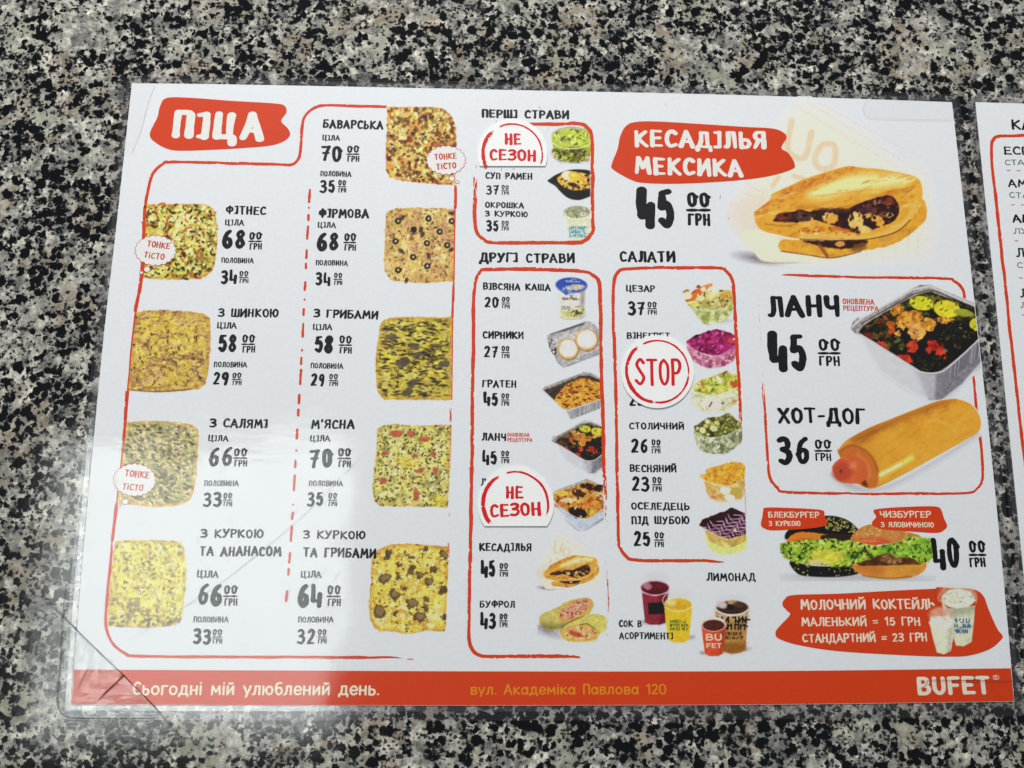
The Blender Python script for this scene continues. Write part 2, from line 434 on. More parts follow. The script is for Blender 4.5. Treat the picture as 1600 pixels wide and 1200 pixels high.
class Pic:
    def __init__(s, x0, y0, x1, y1, seed=1, step=0.9):
        nx, ny = int((x1 - x0) / step) + 1, int((y1 - y0) / step) + 1
        s.X, s.Y = np.meshgrid(np.linspace(x0, x1, nx), np.linspace(y0, y1, ny))
        s.c = np.zeros(s.X.shape + (3,)) + np.array(PAPER_C, float); s.a = np.zeros(s.X.shape); s.seed = seed
        s.rnd = random.Random(seed); s.clip = None; s.chroma = .94; s.grain = .24
    def n(s, scale, k=0, oct=2):
        v = 0; t = 0
        for o in range(oct):
            v = v + vn(s.X, s.Y, scale / 2 ** o, s.seed * 17 + k * 7 + o) * .6 ** o; t += .6 ** o
        return v / t
    def put(s, m, col, op=1.0):
        m = np.clip(m, 0, 1) * op
        if s.clip is not None: m = m * s.clip
        col = np.asarray(col, float)
        s.c = s.c * (1 - m[..., None]) + col * m[..., None]
        s.a = np.maximum(s.a, m)
    def pmask(s, pts, soft=.8, smooth=True, wob=0.0, wk=9):
        if smooth: pts = catmull(pts, 5, True)
        q = np.array(pts); X, Y = s.X, s.Y
        if wob:
            X = X + (s.n(5, wk) - .5) * 2 * wob; Y = Y + (s.n(5, wk + 1) - .5) * 2 * wob
        ins = np.zeros(X.shape, bool); dist = np.full(X.shape, 1e9)
        for (ax, ay), (bx, by) in zip(q, np.roll(q, -1, 0)):
            c1 = (ay > Y) != (by > Y)
            with np.errstate(divide='ignore', invalid='ignore'):
                xi = (bx - ax) * (Y - ay) / ((by - ay) if by != ay else 1e-9) + ax
            ins ^= c1 & (X < xi)
            dx, dy = bx - ax, by - ay; l2 = dx * dx + dy * dy + 1e-9
            t = np.clip(((X - ax) * dx + (Y - ay) * dy) / l2, 0, 1)
            dist = np.minimum(dist, np.hypot(X - ax - t * dx, Y - ay - t * dy))
        sd = np.where(ins, dist, -dist)
        return np.clip(.5 + sd / (2 * soft), 0, 1)
    def poly(s, pts, col, soft=.8, smooth=True, wob=0.0, op=1.0, var=0, vs=6):
        m = s.pmask(pts, soft, smooth, wob)
        s.fill(m, col, op, var, vs); return m
    def fill(s, m, col, op=1.0, var=0, vs=6):
        col = np.asarray(col, float)
        if var: col = col * (1 + var * 2 * (s.n(vs, 3, 3) - .5))[..., None]
        s.put(m, col, op)
    def emask(s, cx, cy, rx, ry, rot=0, soft=.8, wob=0.0):
        X, Y = s.X - cx, s.Y - cy
        if wob: X = X + (s.n(4, 21) - .5) * 2 * wob; Y = Y + (s.n(4, 22) - .5) * 2 * wob
        c, q = math.cos(rot), math.sin(rot)
        u, v = (X * c + Y * q) / rx, (-X * q + Y * c) / ry
        d = (1 - np.hypot(u, v)) * min(rx, ry)
        return np.clip(.5 + d / (2 * soft), 0, 1)
    def ell(s, cx, cy, rx, ry, col, rot=0, soft=.8, op=1.0, wob=0.0, var=0):
        s.fill(s.emask(cx, cy, rx, ry, rot, soft, wob), col, op, var)
    def line(s, pts, w, col, op=1.0, soft=.6, smooth=True):
        if smooth and len(pts) > 2: pts = catmull(pts, 5)
        d = np.full(s.X.shape, 1e9)
        for (ax, ay), (bx, by) in zip(pts, pts[1:]):
            dx, dy = bx - ax, by - ay; l2 = dx * dx + dy * dy + 1e-9
            t = np.clip(((s.X - ax) * dx + (s.Y - ay) * dy) / l2, 0, 1)
            d = np.minimum(d, np.hypot(s.X - ax - t * dx, s.Y - ay - t * dy))
        s.put(np.clip(.5 + (w / 2 - d) / (2 * soft), 0, 1), col, op)
    def mottle(s, m, cols, scale, k=40, hard=.12, oct=3):
        """patches of several colours inside mask m: each colour takes the top of its own noise (fraction f)"""
        for i, (col, f) in enumerate(cols):
            nz = s.n(scale if np.isscalar(scale) else scale[i], k + i * 5, oct)
            th = np.quantile(nz[m > .5], 1 - f) if (m > .5).any() else 1
            s.put(m * np.clip((nz - th) / hard + .5, 0, 1), col, .92)
    def specks(s, m, n, cols, r=(.6, 1.6), el=(1, 2.2), op=.9, rot=None):
        ys, xs = np.nonzero(m > .5)
        if len(xs) == 0: return
        old = s.clip; s.clip = m if old is None else m * old
        H, W = s.X.shape
        for _ in range(n):
            i = s.rnd.randrange(len(xs)); cx, cy = s.X[ys[i], xs[i]], s.Y[ys[i], xs[i]]
            rr = s.rnd.uniform(*r); e = s.rnd.uniform(*el); a = s.rnd.uniform(0, 3.14) if rot is None else rot + s.rnd.uniform(-.3, .3)
            pad = int(rr * e / .9) + 3
            y0, y1, x0, x1 = max(0, ys[i] - pad), min(H, ys[i] + pad + 1), max(0, xs[i] - pad), min(W, xs[i] + pad + 1)
            X, Y = s.X[y0:y1, x0:x1] - cx, s.Y[y0:y1, x0:x1] - cy
            c, q = math.cos(a), math.sin(a)
            d = (1 - np.hypot((X * c + Y * q) / (rr * e), (-X * q + Y * c) / rr)) * rr
            mm = (np.clip(.5 + d / 1.2, 0, 1) * s.clip[y0:y1, x0:x1] * op)[..., None]
            col = np.array(s.rnd.choice(cols), float) * s.rnd.uniform(.85, 1.15)
            s.c[y0:y1, x0:x1] = s.c[y0:y1, x0:x1] * (1 - mm) + col * mm
        s.clip = old
    def shade(s, m, fac):
        s.c = s.c * (1 + m[..., None] * (np.asarray(fac)[..., None] - 1) if np.ndim(fac) else 1 + m[..., None] * (fac - 1))
    def scribble(s, x0, y0, x1, y1, col, rows=3, op=.9, slant=0.0):
        h = (y1 - y0) / rows
        for r in range(rows):
            x = x0 + s.rnd.uniform(0, 1); yt = y0 + r * h
            while x < x1:
                k = s.rnd.random(); w = h * s.rnd.uniform(.25, .5)
                o = slant * (x - x0)
                if k < .75: s.line([(x, yt + h * .12 + o), (x, yt + h * .8 + o)], h * .22, col, op, .35)
                if k > .3: s.line([(x, yt + h * s.rnd.choice([.15, .45, .8]) + o), (x + w, yt + h * s.rnd.choice([.15, .45, .8]) + o)], h * .2, col, op, .35)
                x += w * 1.15
    count = 0
    def build(s, name, parent, z, label=None):
        z += Pic.count * .0004 * MM; Pic.count += 1      # every picture lies at a height of its own
        W = Parr(s.X, s.Y); ny, nx = s.X.shape
        keep = s.a > .02
        f = keep[:-1, :-1] | keep[1:, :-1] | keep[:-1, 1:] | keep[1:, 1:]
        used = np.zeros(keep.shape, bool)
        for dy in (0, 1):
            for dx in (0, 1): used[dy:ny - 1 + dy, dx:nx - 1 + dx] |= f
        idx = np.full(keep.shape, -1); idx[used] = np.arange(used.sum())
        v = np.stack([W[..., 0][used], W[..., 1][used], np.full(used.sum(), z)], 1)
        j, i = np.nonzero(f)
        fc = np.stack([idx[j + 1, i], idx[j + 1, i + 1], idx[j, i + 1], idx[j, i]], 1)
        me = bpy.data.meshes.new(name)
        me.vertices.add(len(v)); me.vertices.foreach_set("co", v.ravel())
        me.loops.add(fc.size); me.loops.foreach_set("vertex_index", fc.ravel().astype(np.int32))
        me.polygons.add(len(fc)); me.polygons.foreach_set("loop_start", np.arange(0, fc.size, 4, dtype=np.int32))
        me.update(calc_edges=True)
        at = me.color_attributes.new("print", 'FLOAT_COLOR', 'POINT')
        cc = s.c.copy(); g = vn(s.X, s.Y, 1.6, s.seed + 900) * .6 + vn(s.X, s.Y, 3.4, s.seed + 901) * .4
        wgt = np.clip((np.abs(cc - np.array(PAPER_C)).max(-1) - 10) / 40, 0, 1)[..., None]
        lum = cc.mean(-1, keepdims=True)           # a photographic print: firm tones, muted colour, fine grain
        cc = cc * (1 - wgt) + wgt * ((lum - 120) * 1.16 + 118 + (cc - lum) * s.chroma * 1.02 + np.array((2.0, -2.5, .5))) * (1 + s.grain * (g[..., None] - .5))
        l = ink(np.clip(cc[used], 0, 255))
        at.data.foreach_set("color", np.concatenate([l, np.ones((len(l), 1))], 1).astype(np.float32).ravel())
        me.materials.append(mat_picture())
        o = bpy.data.objects.new(name, me); COL.objects.link(o); o.parent = parent
        if label: o["label"] = label
        return o


# ================================================================== THE TABLE
def granite():
    m = bpy.data.materials.new("polished granite"); m.use_nodes = True
    nt = m.node_tree; N = nt.nodes; Lk = nt.links.new; b = N["Principled BSDF"]
    tc = N.new("ShaderNodeTexCoord")
    def noise(scale, det=3, rough=.55, vec=None):
        n = N.new("ShaderNodeTexNoise"); n.inputs["Scale"].default_value = scale; n.inputs["Detail"].default_value = det
        n.inputs["Roughness"].default_value = rough
        Lk(vec or tc.outputs["Object"], n.inputs["Vector"]); return n
    def math_(op, a, b_=None, clamp=False):
        n = N.new("ShaderNodeMath"); n.operation = op; n.use_clamp = clamp
        for i, v in enumerate((a, b_)):
            if v is None: continue
            if isinstance(v, (int, float)): n.inputs[i].default_value = v
            else: Lk(v, n.inputs[i])
        return n.outputs[0]
    def warp(scale, amt, det=3):
        n = noise(scale, det); s = N.new("ShaderNodeVectorMath"); s.operation = 'SUBTRACT'; s.inputs[1].default_value = (.5, .5, .5)
        Lk(n.outputs["Color"], s.inputs[0])
        k = N.new("ShaderNodeVectorMath"); k.operation = 'SCALE'; k.inputs[3].default_value = amt; Lk(s.outputs[0], k.inputs[0])
        a = N.new("ShaderNodeVectorMath"); a.operation = 'ADD'; Lk(tc.outputs["Object"], a.inputs[0]); Lk(k.outputs[0], a.inputs[1])
        return a.outputs[0]
    def vor(scale, vec):
        v = N.new("ShaderNodeTexVoronoi"); v.inputs["Scale"].default_value = scale; Lk(vec, v.inputs["Vector"])
        s = N.new("ShaderNodeSeparateColor"); Lk(v.outputs["Color"], s.inputs[0]); return s
    def ramp(fac, stops, interp='LINEAR'):
        r = N.new("ShaderNodeValToRGB"); r.color_ramp.interpolation = interp
        e = r.color_ramp.elements
        e[0].position, e[0].color = stops[0][0], stops[0][1] + (1,)
        e[1].position, e[1].color = stops[-1][0], stops[-1][1] + (1,)
        for p, c in stops[1:-1]:
            k = e.new(p); k.color = c + (1,)
        Lk(fac, r.inputs[0]); return r.outputs[0]
    def mix(f, a, b_, mode='MIX'):
        n = N.new("ShaderNodeMix"); n.data_type = 'RGBA'; n.blend_type = mode
        for i, v in ((0, f), (6, a), (7, b_)):
            if isinstance(v, (int, float)): n.inputs[i].default_value = v
            elif isinstance(v, tuple): n.inputs[i].default_value = v + (1,)
            else: Lk(v, n.inputs[i])
        return n.outputs[2]
    w1 = warp(600, .0026, 6); w2 = warp(170, .005, 4); w3 = warp(900, .0018, 5)
    # light feldspar and quartz
    base = ramp(vor(215, w2).outputs[0], [(0.0, (.20, .205, .215)), (.22, (.40, .40, .39)), (.5, (.58, .58, .56)), (.75, (.33, .33, .32)), (1.0, (.68, .67, .64))])
    fine = ramp(noise(700, 5, .7).outputs["Fac"], [(.3, (.30, .30, .31)), (.46, (.85, .85, .85)), (.56, (1.05, 1.05, 1.05)), (.7, (1.5, 1.5, 1.48))])
    base = mix(.85, base, fine, 'MULTIPLY')
    med = ramp(noise(260, 4, .65, w1).outputs["Fac"], [(.36, (.26, .265, .275)), (.5, (.92, .92, .92)), (.63, (1.42, 1.42, 1.39))])
    base = mix(.9, base, med, 'MULTIPLY')
    # tan and greenish crystals
    big = vor(84, w2)
    tan = math_('MULTIPLY', ramp(big.outputs[1], [(.0, (1, 1, 1)), (.17, (1, 1, 1)), (.22, (0, 0, 0)), (1, (0, 0, 0))]), ramp(noise(190, 4, .6).outputs["Fac"], [(.38, (0, 0, 0)), (.58, (1, 1, 1))]))
    base = mix(math_('MULTIPLY', tan, .66), base, (.32, .262, .195))
    grn = math_('MULTIPLY', ramp(big.outputs[2], [(.0, (0, 0, 0)), (.84, (0, 0, 0)), (.87, (1, 1, 1)), (1, (1, 1, 1))]), ramp(noise(170, 4, .6, w3).outputs["Fac"], [(.36, (0, 0, 0)), (.6, (1, 1, 1))]))
    base = mix(math_('MULTIPLY', grn, .6), base, (.40, .43, .36))
    base = mix(1.0, base, (.88, .85, .785), 'MULTIPLY')
    # black mica: flakes of three sizes gathered in clusters
    cl = noise(85, 4, .6).outputs["Fac"]; cl2 = noise(26, 2, .5).outputs["Fac"]
    def flakes(scale, vec, thr, clus, lim, k=0):
        v = N.new("ShaderNodeTexVoronoi"); v.inputs["Scale"].default_value = scale; Lk(vec, v.inputs["Vector"])
        s = N.new("ShaderNodeSeparateColor"); Lk(v.outputs["Color"], s.inputs[0])
        r = math_('ADD', s.outputs[k], math_('MULTIPLY', math_('SUBTRACT', cl, .5), clus))
        r = math_('ADD', r, math_('MULTIPLY', math_('SUBTRACT', cl2, .5), .7))
        m = ramp(r, [(thr, (1, 1, 1)), (thr + .05, (0, 0, 0))])
        d = ramp(v.outputs["Distance"], [(lim, (1, 1, 1)), (lim + .10, (0, 0, 0))])
        return math_('MULTIPLY', m, d), r
    m1, r1 = flakes(490, w1, .35, 1.55, .62)
    m2, r2 = flakes(920, w3, .30, 1.1, .58, 1)
    m3, r3 = flakes(270, w1, .17, 1.2, .46, 2)
    dark = math_('MAXIMUM', math_('MAXIMUM', m1, m3), math_('MULTIPLY', m2, .92))
    halo = math_('MULTIPLY', ramp(r1, [(.3, (1, 1, 1)), (.55, (0, 0, 0))]), .5)
    base = mix(halo, base, (.13, .135, .145))
    col = mix(dark, base, (.004, .0045, .006))
    Lk(col, b.inputs["Base Color"])
    b.inputs["Roughness"].default_value = .09; b.inputs["Specular IOR Level"].default_value = .5
    bp = N.new("ShaderNodeBump"); bp.inputs["Strength"].default_value = .02; bp.inputs["Distance"].default_value = .0006
    Lk(noise(500, 3).outputs["Fac"], bp.inputs["Height"]); Lk(bp.outputs[0], b.inputs["Normal"])
    return m


def slab(name, x0, x1, y0, y1, z0, z1, mat, bev=.004):
    v = [(x, y, z) for z in (z0, z1) for x, y in ((x0, y0), (x1, y0), (x1, y1), (x0, y1))]
    f = [(0, 3, 2, 1), (4, 5, 6, 7), (0, 1, 5, 4), (1, 2, 6, 5), (2, 3, 7, 6), (3, 0, 4, 7)]
    o = new_obj(name, v, f, mat)
    md = o.modifiers.new("bevel", 'BEVEL'); md.width = bev; md.segments = 3
    return o


top = slab("tabletop", -.75, .85, -.45, .55, -.03, 0, granite())
top["kind"] = "structure"

# ================================================================== FILM MATERIALS
def film(name, rough=.045, wave=.02, scratch=.5, tint=(.97, .97, .985), ior=1.5, haze=0.0, wave_scale=28, wave_d=.0006, scr=None):
    m = bpy.data.materials.new(name); m.use_nodes = True
    nt = m.node_tree; N = nt.nodes; Lk = nt.links.new
    for n in list(N): N.remove(n)
    out = N.new("ShaderNodeOutputMaterial"); tr = N.new("ShaderNodeBsdfTransparent"); tr.inputs[0].default_value = tint + (1,)
    gl = N.new("ShaderNodeBsdfGlossy"); fr = N.new("ShaderNodeFresnel")
    ge = N.new("ShaderNodeNewGeometry"); io = N.new("ShaderNodeMapRange")   # a thin film reflects alike from both faces
    io.inputs["To Min"].default_value = ior; io.inputs["To Max"].default_value = 1 / ior
    Lk(ge.outputs["Backfacing"], io.inputs["Value"]); Lk(io.outputs[0], fr.inputs[0])
    tc = N.new("ShaderNodeTexCoord")
    n1 = N.new("ShaderNodeTexNoise"); n1.inputs["Scale"].default_value = wave_scale; n1.inputs["Detail"].default_value = 2; Lk(tc.outputs["Object"], n1.inputs["Vector"])
    b1 = N.new("ShaderNodeBump"); b1.inputs["Strength"].default_value = wave; b1.inputs["Distance"].default_value = wave_d * 10; Lk(n1.outputs["Fac"], b1.inputs["Height"])
    n2 = N.new("ShaderNodeTexNoise"); n2.inputs["Scale"].default_value = 260; n2.inputs["Detail"].default_value = 4
    mp = N.new("ShaderNodeMapping"); mp.inputs["Scale"].default_value = (.35, 1.6, 1); mp.inputs["Rotation"].default_value = (0, 0, .6)
    Lk(tc.outputs["Object"], mp.inputs[0]); Lk(mp.outputs[0], n2.inputs["Vector"])
    b2 = N.new("ShaderNodeBump"); b2.inputs["Strength"].default_value = wave * 2.2 * scratch if scr is None else scr; b2.inputs["Distance"].default_value = .0006; Lk(n2.outputs["Fac"], b2.inputs["Height"])
    Lk(b1.outputs[0], b2.inputs["Normal"])
    # scuffed patches are rougher
    n3 = N.new("ShaderNodeTexNoise"); n3.inputs["Scale"].default_value = 55; n3.inputs["Detail"].default_value = 6; n3.inputs["Roughness"].default_value = .7; Lk(tc.outputs["Object"], n3.inputs["Vector"])
    mr = N.new("ShaderNodeMapRange"); mr.inputs["From Min"].default_value = .4; mr.inputs["From Max"].default_value = .65
    mr.inputs["To Min"].default_value = rough; mr.inputs["To Max"].default_value = rough + .10 * scratch; Lk(n3.outputs["Fac"], mr.inputs["Value"])
    Lk(mr.outputs[0], gl.inputs["Roughness"])
    Lk(b2.outputs[0], gl.inputs["Normal"])
    # front and back face of the film alike: use the facing fresnel of the unbent surface
    mx = N.new("ShaderNodeMixShader"); Lk(fr.outputs[0], mx.inputs[0]); Lk(tr.outputs[0], mx.inputs[1]); Lk(gl.outputs[0], mx.inputs[2])
    last = mx.outputs[0]
    if haze:
        df = N.new("ShaderNodeBsdfDiffuse"); df.inputs[0].default_value = (.78, .78, .8, 1)
        m2 = N.new("ShaderNodeMixShader"); m2.inputs[0].default_value = haze
        Lk(last, m2.inputs[1]); Lk(df.outputs[0], m2.inputs[2]); last = m2.outputs[0]
    Lk(last, out.inputs[0])
    return m


M_FILM = film("laminate film", .07, .16, .4, scr=.05, wave_scale=16)
M_EDGE = film("sealed laminate edge", .10, .012, .8, (.92, .91, .95), 1.55, .015)
M_STRIP = film("seal beside the paper", .12, .03, .8, (.93, .93, .95), 2.3, .03)
M_POCKET = film("clear corner film", .07, .08, 1.2, (.95, .955, .95), 1.55, .03, 120, .0004)
M_POCKET2 = film("thin clear corner film", .06, .008, .3, (.985, .985, .985), 1.12, 0, 40, .0003)
M_LINE2 = mat_ink("faint film edge line", (168, 168, 166))
M_LINE = mat_ink("film edge line", (60, 60, 56))

# ================================================================== THE CARDS
def side_pts(px, n):
    p = [np.array(P(*q)) for q in px]
    c = np.array(catmull(p, 12)) if len(p) > 2 else np.array(p)
    L = np.concatenate([[0], np.cumsum(np.hypot(*np.diff(c, axis=0).T))]); s = np.linspace(0, L[-1], n)
    return np.stack([np.interp(s, L, c[:, 0]), np.interp(s, L, c[:, 1])], 1)


def outline(sides, n=24, fan=7):
    """sides: four lists of world 2-D points, counter-clockwise; returns points and outward directions"""
    pts, nor = [], []
    dirs = []
    for s in sides:
        d = np.gradient(s, axis=0); d /= np.linalg.norm(d, axis=1)[:, None]
        dirs.append(np.stack([d[:, 1], -d[:, 0]], 1))
    for k in range(4):
        s, dn = sides[k], dirs[k]
        for i in range(1, len(s) - 1): pts.append(s[i]); nor.append(dn[i])
        a, b = dn[-1], dirs[(k + 1) % 4][0]
        a0, b0 = math.atan2(a[1], a[0]), math.atan2(b[1], b[0])
        while b0 < a0: b0 += 2 * math.pi
        for j in range(fan):
            t = a0 + (b0 - a0) * j / (fan - 1)
            pts.append(s[-1]); nor.append(np.array([math.cos(t), math.sin(t)]))
    return np.array(pts), np.array(nor)


def build_card(root, pts, nor, margin):
    n = len(pts)
    def ring(d, z): return [(p[0] + q[0] * dd, p[1] + q[1] * dd, z) for p, q, dd in zip(pts, nor, np.broadcast_to(d, n))]
    def bridge(a, b): return [(a + i, a + (i + 1) % n, b + (i + 1) % n, b + i) for i in range(n)]
    # paper slab (corner fans collapse to one point, so keep distinct corner points only)
    keep = [i for i in range(n) if i == 0 or np.linalg.norm(pts[i] - pts[i - 1]) > 1e-7]
    pp = [pts[i] for i in keep]; m = len(pp)
    v = [(p[0], p[1], Z_PAPER) for p in pp] + [(p[0], p[1], .1 * MM) for p in pp]
    f = [tuple(range(m)), tuple(range(2 * m - 1, m - 1, -1))] + [(m + i, m + (i + 1) % m, (i + 1) % m, i) for i in range(m)]
    new_obj("paper_sheet", v, f, M_PAPER, root)
    # film over the paper, then the sealed rim stepping down to the table
    v = ring(.0002, .45 * MM)
    new_obj("laminate_film", v, [tuple(range(n))], M_FILM, root)
    v = ring(.0002, .45 * MM) + ring(.0017, .444 * MM)
    new_obj("seal_strip", v, bridge(n, 0), M_STRIP, root)
    v = ring(.0017, .444 * MM) + ring(margin, .44 * MM)
    o = new_obj("sealed_edge", v, bridge(n, 0), M_EDGE, root)
    for p in o.data.polygons: p.use_smooth = True


menu = empty("menu_card", "large laminated food menu with orange footer band, lying flat in the middle", "menu", (0, 0, 0))
T = [(206, 130), (400, 132.5), (800, 140.5), (1100, 147), (1300, 153), (1487.5, 159.5)]
Rr = [(1487.5, 159.5), (1517, 420), (1549, 710), (1573, 960), (1584.7, 1096.3)]
Bt = [(111, 1101), (400, 1102), (800, 1102.5), (1200, 1101), (1584.7, 1096.3)]
Lf = [(206, 130), (181, 360), (160.5, 540), (132, 840), (111, 1101)]
S = [side_pts(Lf, 30), side_pts(Bt, 30), side_pts(Rr[::-1], 30), side_pts(T[::-1], 30)]
pts, nor = outline(S)
mar = np.array([.0030 + .0014 * max(0, (-q[1])) for q in nor])
build_card(menu, pts, nor, mar)

second = empty("menu_card", "second laminated menu at the right, only its left edge in view", "menu", (0, 0, 0))
a = np.array(P(1524, 159.5)); b = np.array(P(1577.5, 682)); dn = (b - a) / np.linalg.norm(b - a); rt = np.array([-dn[1], dn[0]])
c0, c1 = a, a + rt * .297; c3 = a + dn * .21; c2 = c3 + rt * .297
def lineseg(u, w, n=20): return np.array([u + (w - u) * t for t in np.linspace(0, 1, n)])
pts2, nor2 = outline([lineseg(c0, c3), lineseg(c3, c2), lineseg(c2, c1), lineseg(c1, c0)])
build_card(second, pts2, nor2, .003)

# print heights
ZP, ZF, ZP2, ZB, ZT = (Z_PAPER + k * MM for k in (.006, .026, .028, .052, .066))

# ---- footer band
fl = Flat()
topb = [P(*p) for p in catmull([(115.6, 1046.2), (400, 1047.5), (800, 1049), (1200, 1048.5), (1579.6, 1044.2)], 8)]
botb = [P(x + (0.4 if x < 200 else -.4 if x > 1500 else 0), y - .4) for x, y in catmull(Bt, 8)]
fl.poly(botb + topb[::-1], ZP)
band = fl.build("footer_band", M_RED, menu)
text("slogan", "Сьогодні мій улюблений день.", 206, 1086.6, 593, 22, .155, mat_ink("pale cream ink", (240, 222, 196)), band, z=ZF, rough=.12, plain=True, yb1=1087, gap=.12)
text("address", "вул. Академіка Павлова 120", 734.5, 1086, 1042, 17.5, .155, M_YEL, band, z=ZF, rough=.12, plain=True, gap=.13)
fl = Flat(); letters(fl, "BUFET", 1433, 1087.5, 1549, 31, .235, ZF, rough=.25, yb1=1086, gap=.17)
letters(fl, "®", 1552, 1063, 1561, 8.5, .1, ZF, rough=.1)
fl.build("logo", mat_ink("logo cream", (232, 216, 198)), band)

# ---- frames (each is a part; what it encloses are its sub-parts)
fl = Flat()
ribbon(fl, [(604, 167.3), (550, 165.6), (507, 165), (490, 169.5), (477, 181), (472, 198), (469, 238), (464, 251), (455, 257), (440, 257), (380, 255.5), (270, 253.5), (255, 256.5), (240, 270), (232, 292), (227, 324)], 4.4, ZF, 0, 3, (.25, .35), (0, 0))
ribbon(fl, [(227, 322), (225, 350), (222, 420), (219, 445), (211.5, 487)], 5.6, ZF, 0, 4, (.2, .4))
ribbon(fl, [(211.5, 487), (205, 545), (199.5, 611)], 2.2, ZF, 0, 5, (.1, .1))
ribbon(fl, [(199.5, 611), (195.5, 660), (193.5, 690)], 5.4, ZF, 0, 6, (.2, .5))
ribbon(fl, [(193.5, 688), (187, 745), (182.5, 786)], 2.4, ZF, 0, 7, (.1, .1))
ribbon(fl, [(182.5, 786), (178.5, 820), (175.5, 846)], 5.2, ZF, 0, 8, (.2, .3))
ribbon(fl, [(175.5, 845), (170.5, 900), (165.5, 955), (167, 984), (177.5, 1007), (196, 1021.5), (215, 1025.5), (350, 1026), (540, 1027.3), (607, 1027), (630, 1029)], 4.6, ZF, 0, 9, (.2, .2), (0, 10), taper=(20, 60))
ribbon(fl, [(636, 1029.5), (646, 1030)], 1.4, ZF, 0, 10, (.2, .2), lanes=2, smooth=False)
ribbon(fl, [(711, 290), (711.5, 306), (710.8, 326)], 4.6, ZF, 0, 11, (.1, .9))
ribbon(fl, [(711, 325), (710, 400), (709, 442)], 2.0, ZF, 0, 12, (.2, .4))
ribbon(fl, [(709, 442), (708, 470), (707.5, 496)], 4.0, ZF, 0, 13, (.9, .5), (0, 0))
ribbon(fl, [(707.5, 496), (706, 625)], 1.6, ZF, 0, 14, (.3, .3), (0, 0), smooth=False)
ribbon(fl, [(704.5, 632), (703.8, 662)], 3.2, ZF, 0, 15, (1, 1), (14, 10), smooth=False)
ribbon(fl, [(705, 664), (703, 760)], 1.0, ZF, 0, 16, (.6, .6), (0, 80), smooth=False, lanes=3)
ribbon(fl, [(702, 793), (700.5, 815)], 3, ZF, 0, 17, (1, 1), (26, 26), smooth=False)
ribbon(fl, [(701, 842), (700.5, 885)], 3, ZF, 0, 18, (1, 1), (10, 46), smooth=False)
pizza = fl.build("section_frame", M_RED, menu, "long thin brushed frame round the pizza column")

fl = Flat()
ribbon(fl, [(742.8, 240), (742.3, 270), (742.6, 300), (741.8, 335), (742.2, 352), (745.5, 364), (755.5, 373.8), (769, 378.9), (830, 379), (898.5, 379), (911, 377), (921, 369), (926.3, 358), (925.8, 340), (925.6, 262), (924.2, 214), (917, 200), (905.5, 194), (870, 193.6), (826, 193.8)], 5.8, ZF, 0, 21, (.5, .35), (95, 0))
first = fl.build("section_frame", M_RED, menu, "short brushed frame round the first courses")
fl = Flat()
ribbon(fl, [(946.8, 845), (945.6, 770), (943.2, 727), (942, 640), (941, 620), (939.3, 560), (938.5, 500), (938.2, 470), (936, 441), (926.5, 430), (912.5, 424), (860, 422), (820, 420.6), (761, 421.4), (751.5, 424.5), (744.8, 434.5), (741.6, 450), (739.6, 480), (740, 530), (739, 590), (738, 655), (737, 740), (736, 800), (733.5, 922), (732.2, 985), (733.4, 1004), (739, 1017), (749, 1024), (765, 1025.8), (840, 1025.6), (885, 1024.8), (911, 1027.5)], 5.6, ZF, 0, 22, (.35, .5), (120, 8), taper=(0, 30))
ribbon(fl, [(946.4, 850), (949, 905), (951, 940), (949, 975), (947.5, 1010)], 2.4, ZF, 0, 23, (1, 1), (130, 130))
main = fl.build("section_frame", M_RED, menu, "tall brushed frame round the second courses")
fl = Flat()
ribbon(fl, [(1159.8, 712), (1156.8, 645), (1152.8, 565), (1148.5, 492), (1145.8, 449), (1142.5, 433), (1134, 423), (1124, 419.2), (1060, 418.2), (1030, 418), (980, 420), (966, 425.5), (959.5, 440), (957.6, 475), (960, 540), (961.5, 600), (963, 663), (964.6, 752), (966, 840), (969.5, 857), (978, 869), (991, 874.8), (1050, 876.3), (1100, 876), (1134, 878.6)], 5.0, ZF, 0, 24, (.45, .35), (90, 8), taper=(30, 30))
ribbon(fl, [(1160, 716), (1163, 760), (1165, 800), (1166, 840)], 1.8, ZF, 0, 25, (1, 1), (90, 90))
salad = fl.build("section_frame", M_RED, menu, "brushed frame round the salads")
fl = Flat()
ribbon(fl, [(1190, 575), (1193.5, 620), (1196, 662), (1199.5, 722), (1203.5, 747), (1214, 761), (1234, 769.2), (1355, 771.3), (1450, 771), (1512, 770.3), (1528, 762.5), (1534.6, 749), (1535, 722), (1530, 675), (1524.5, 625), (1519.5, 573), (1513, 520), (1506.5, 463), (1502, 449), (1490, 439), (1473, 435), (1340, 433), (1265, 430.6), (1219, 429.2)], 4.2, ZF, 0, 26, (.35, .5), (60, 6), taper=(0, 40))
ribbon(fl, [(1185.5, 440), (1187, 500), (1190, 575)], 1.6, ZF, 0, 27, (1, 1), (160, 160))
special = fl.build("section_frame", M_RED, menu, "brushed frame round the lunch box and hot dog")
fl = Flat()
ribbon(fl, [(1690, 211), (1600, 211.8), (1562, 213), (1552, 218.5), (1548.8, 230), (1550.5, 268), (1558.5, 331), (1567.5, 417), (1575, 488), (1584, 570), (1594, 660), (1612, 800)], 5.0, ZF, 0, 28, (.3, .2))
fl2 = fl.build("section_frame", M_RED, second)
hot = fl2

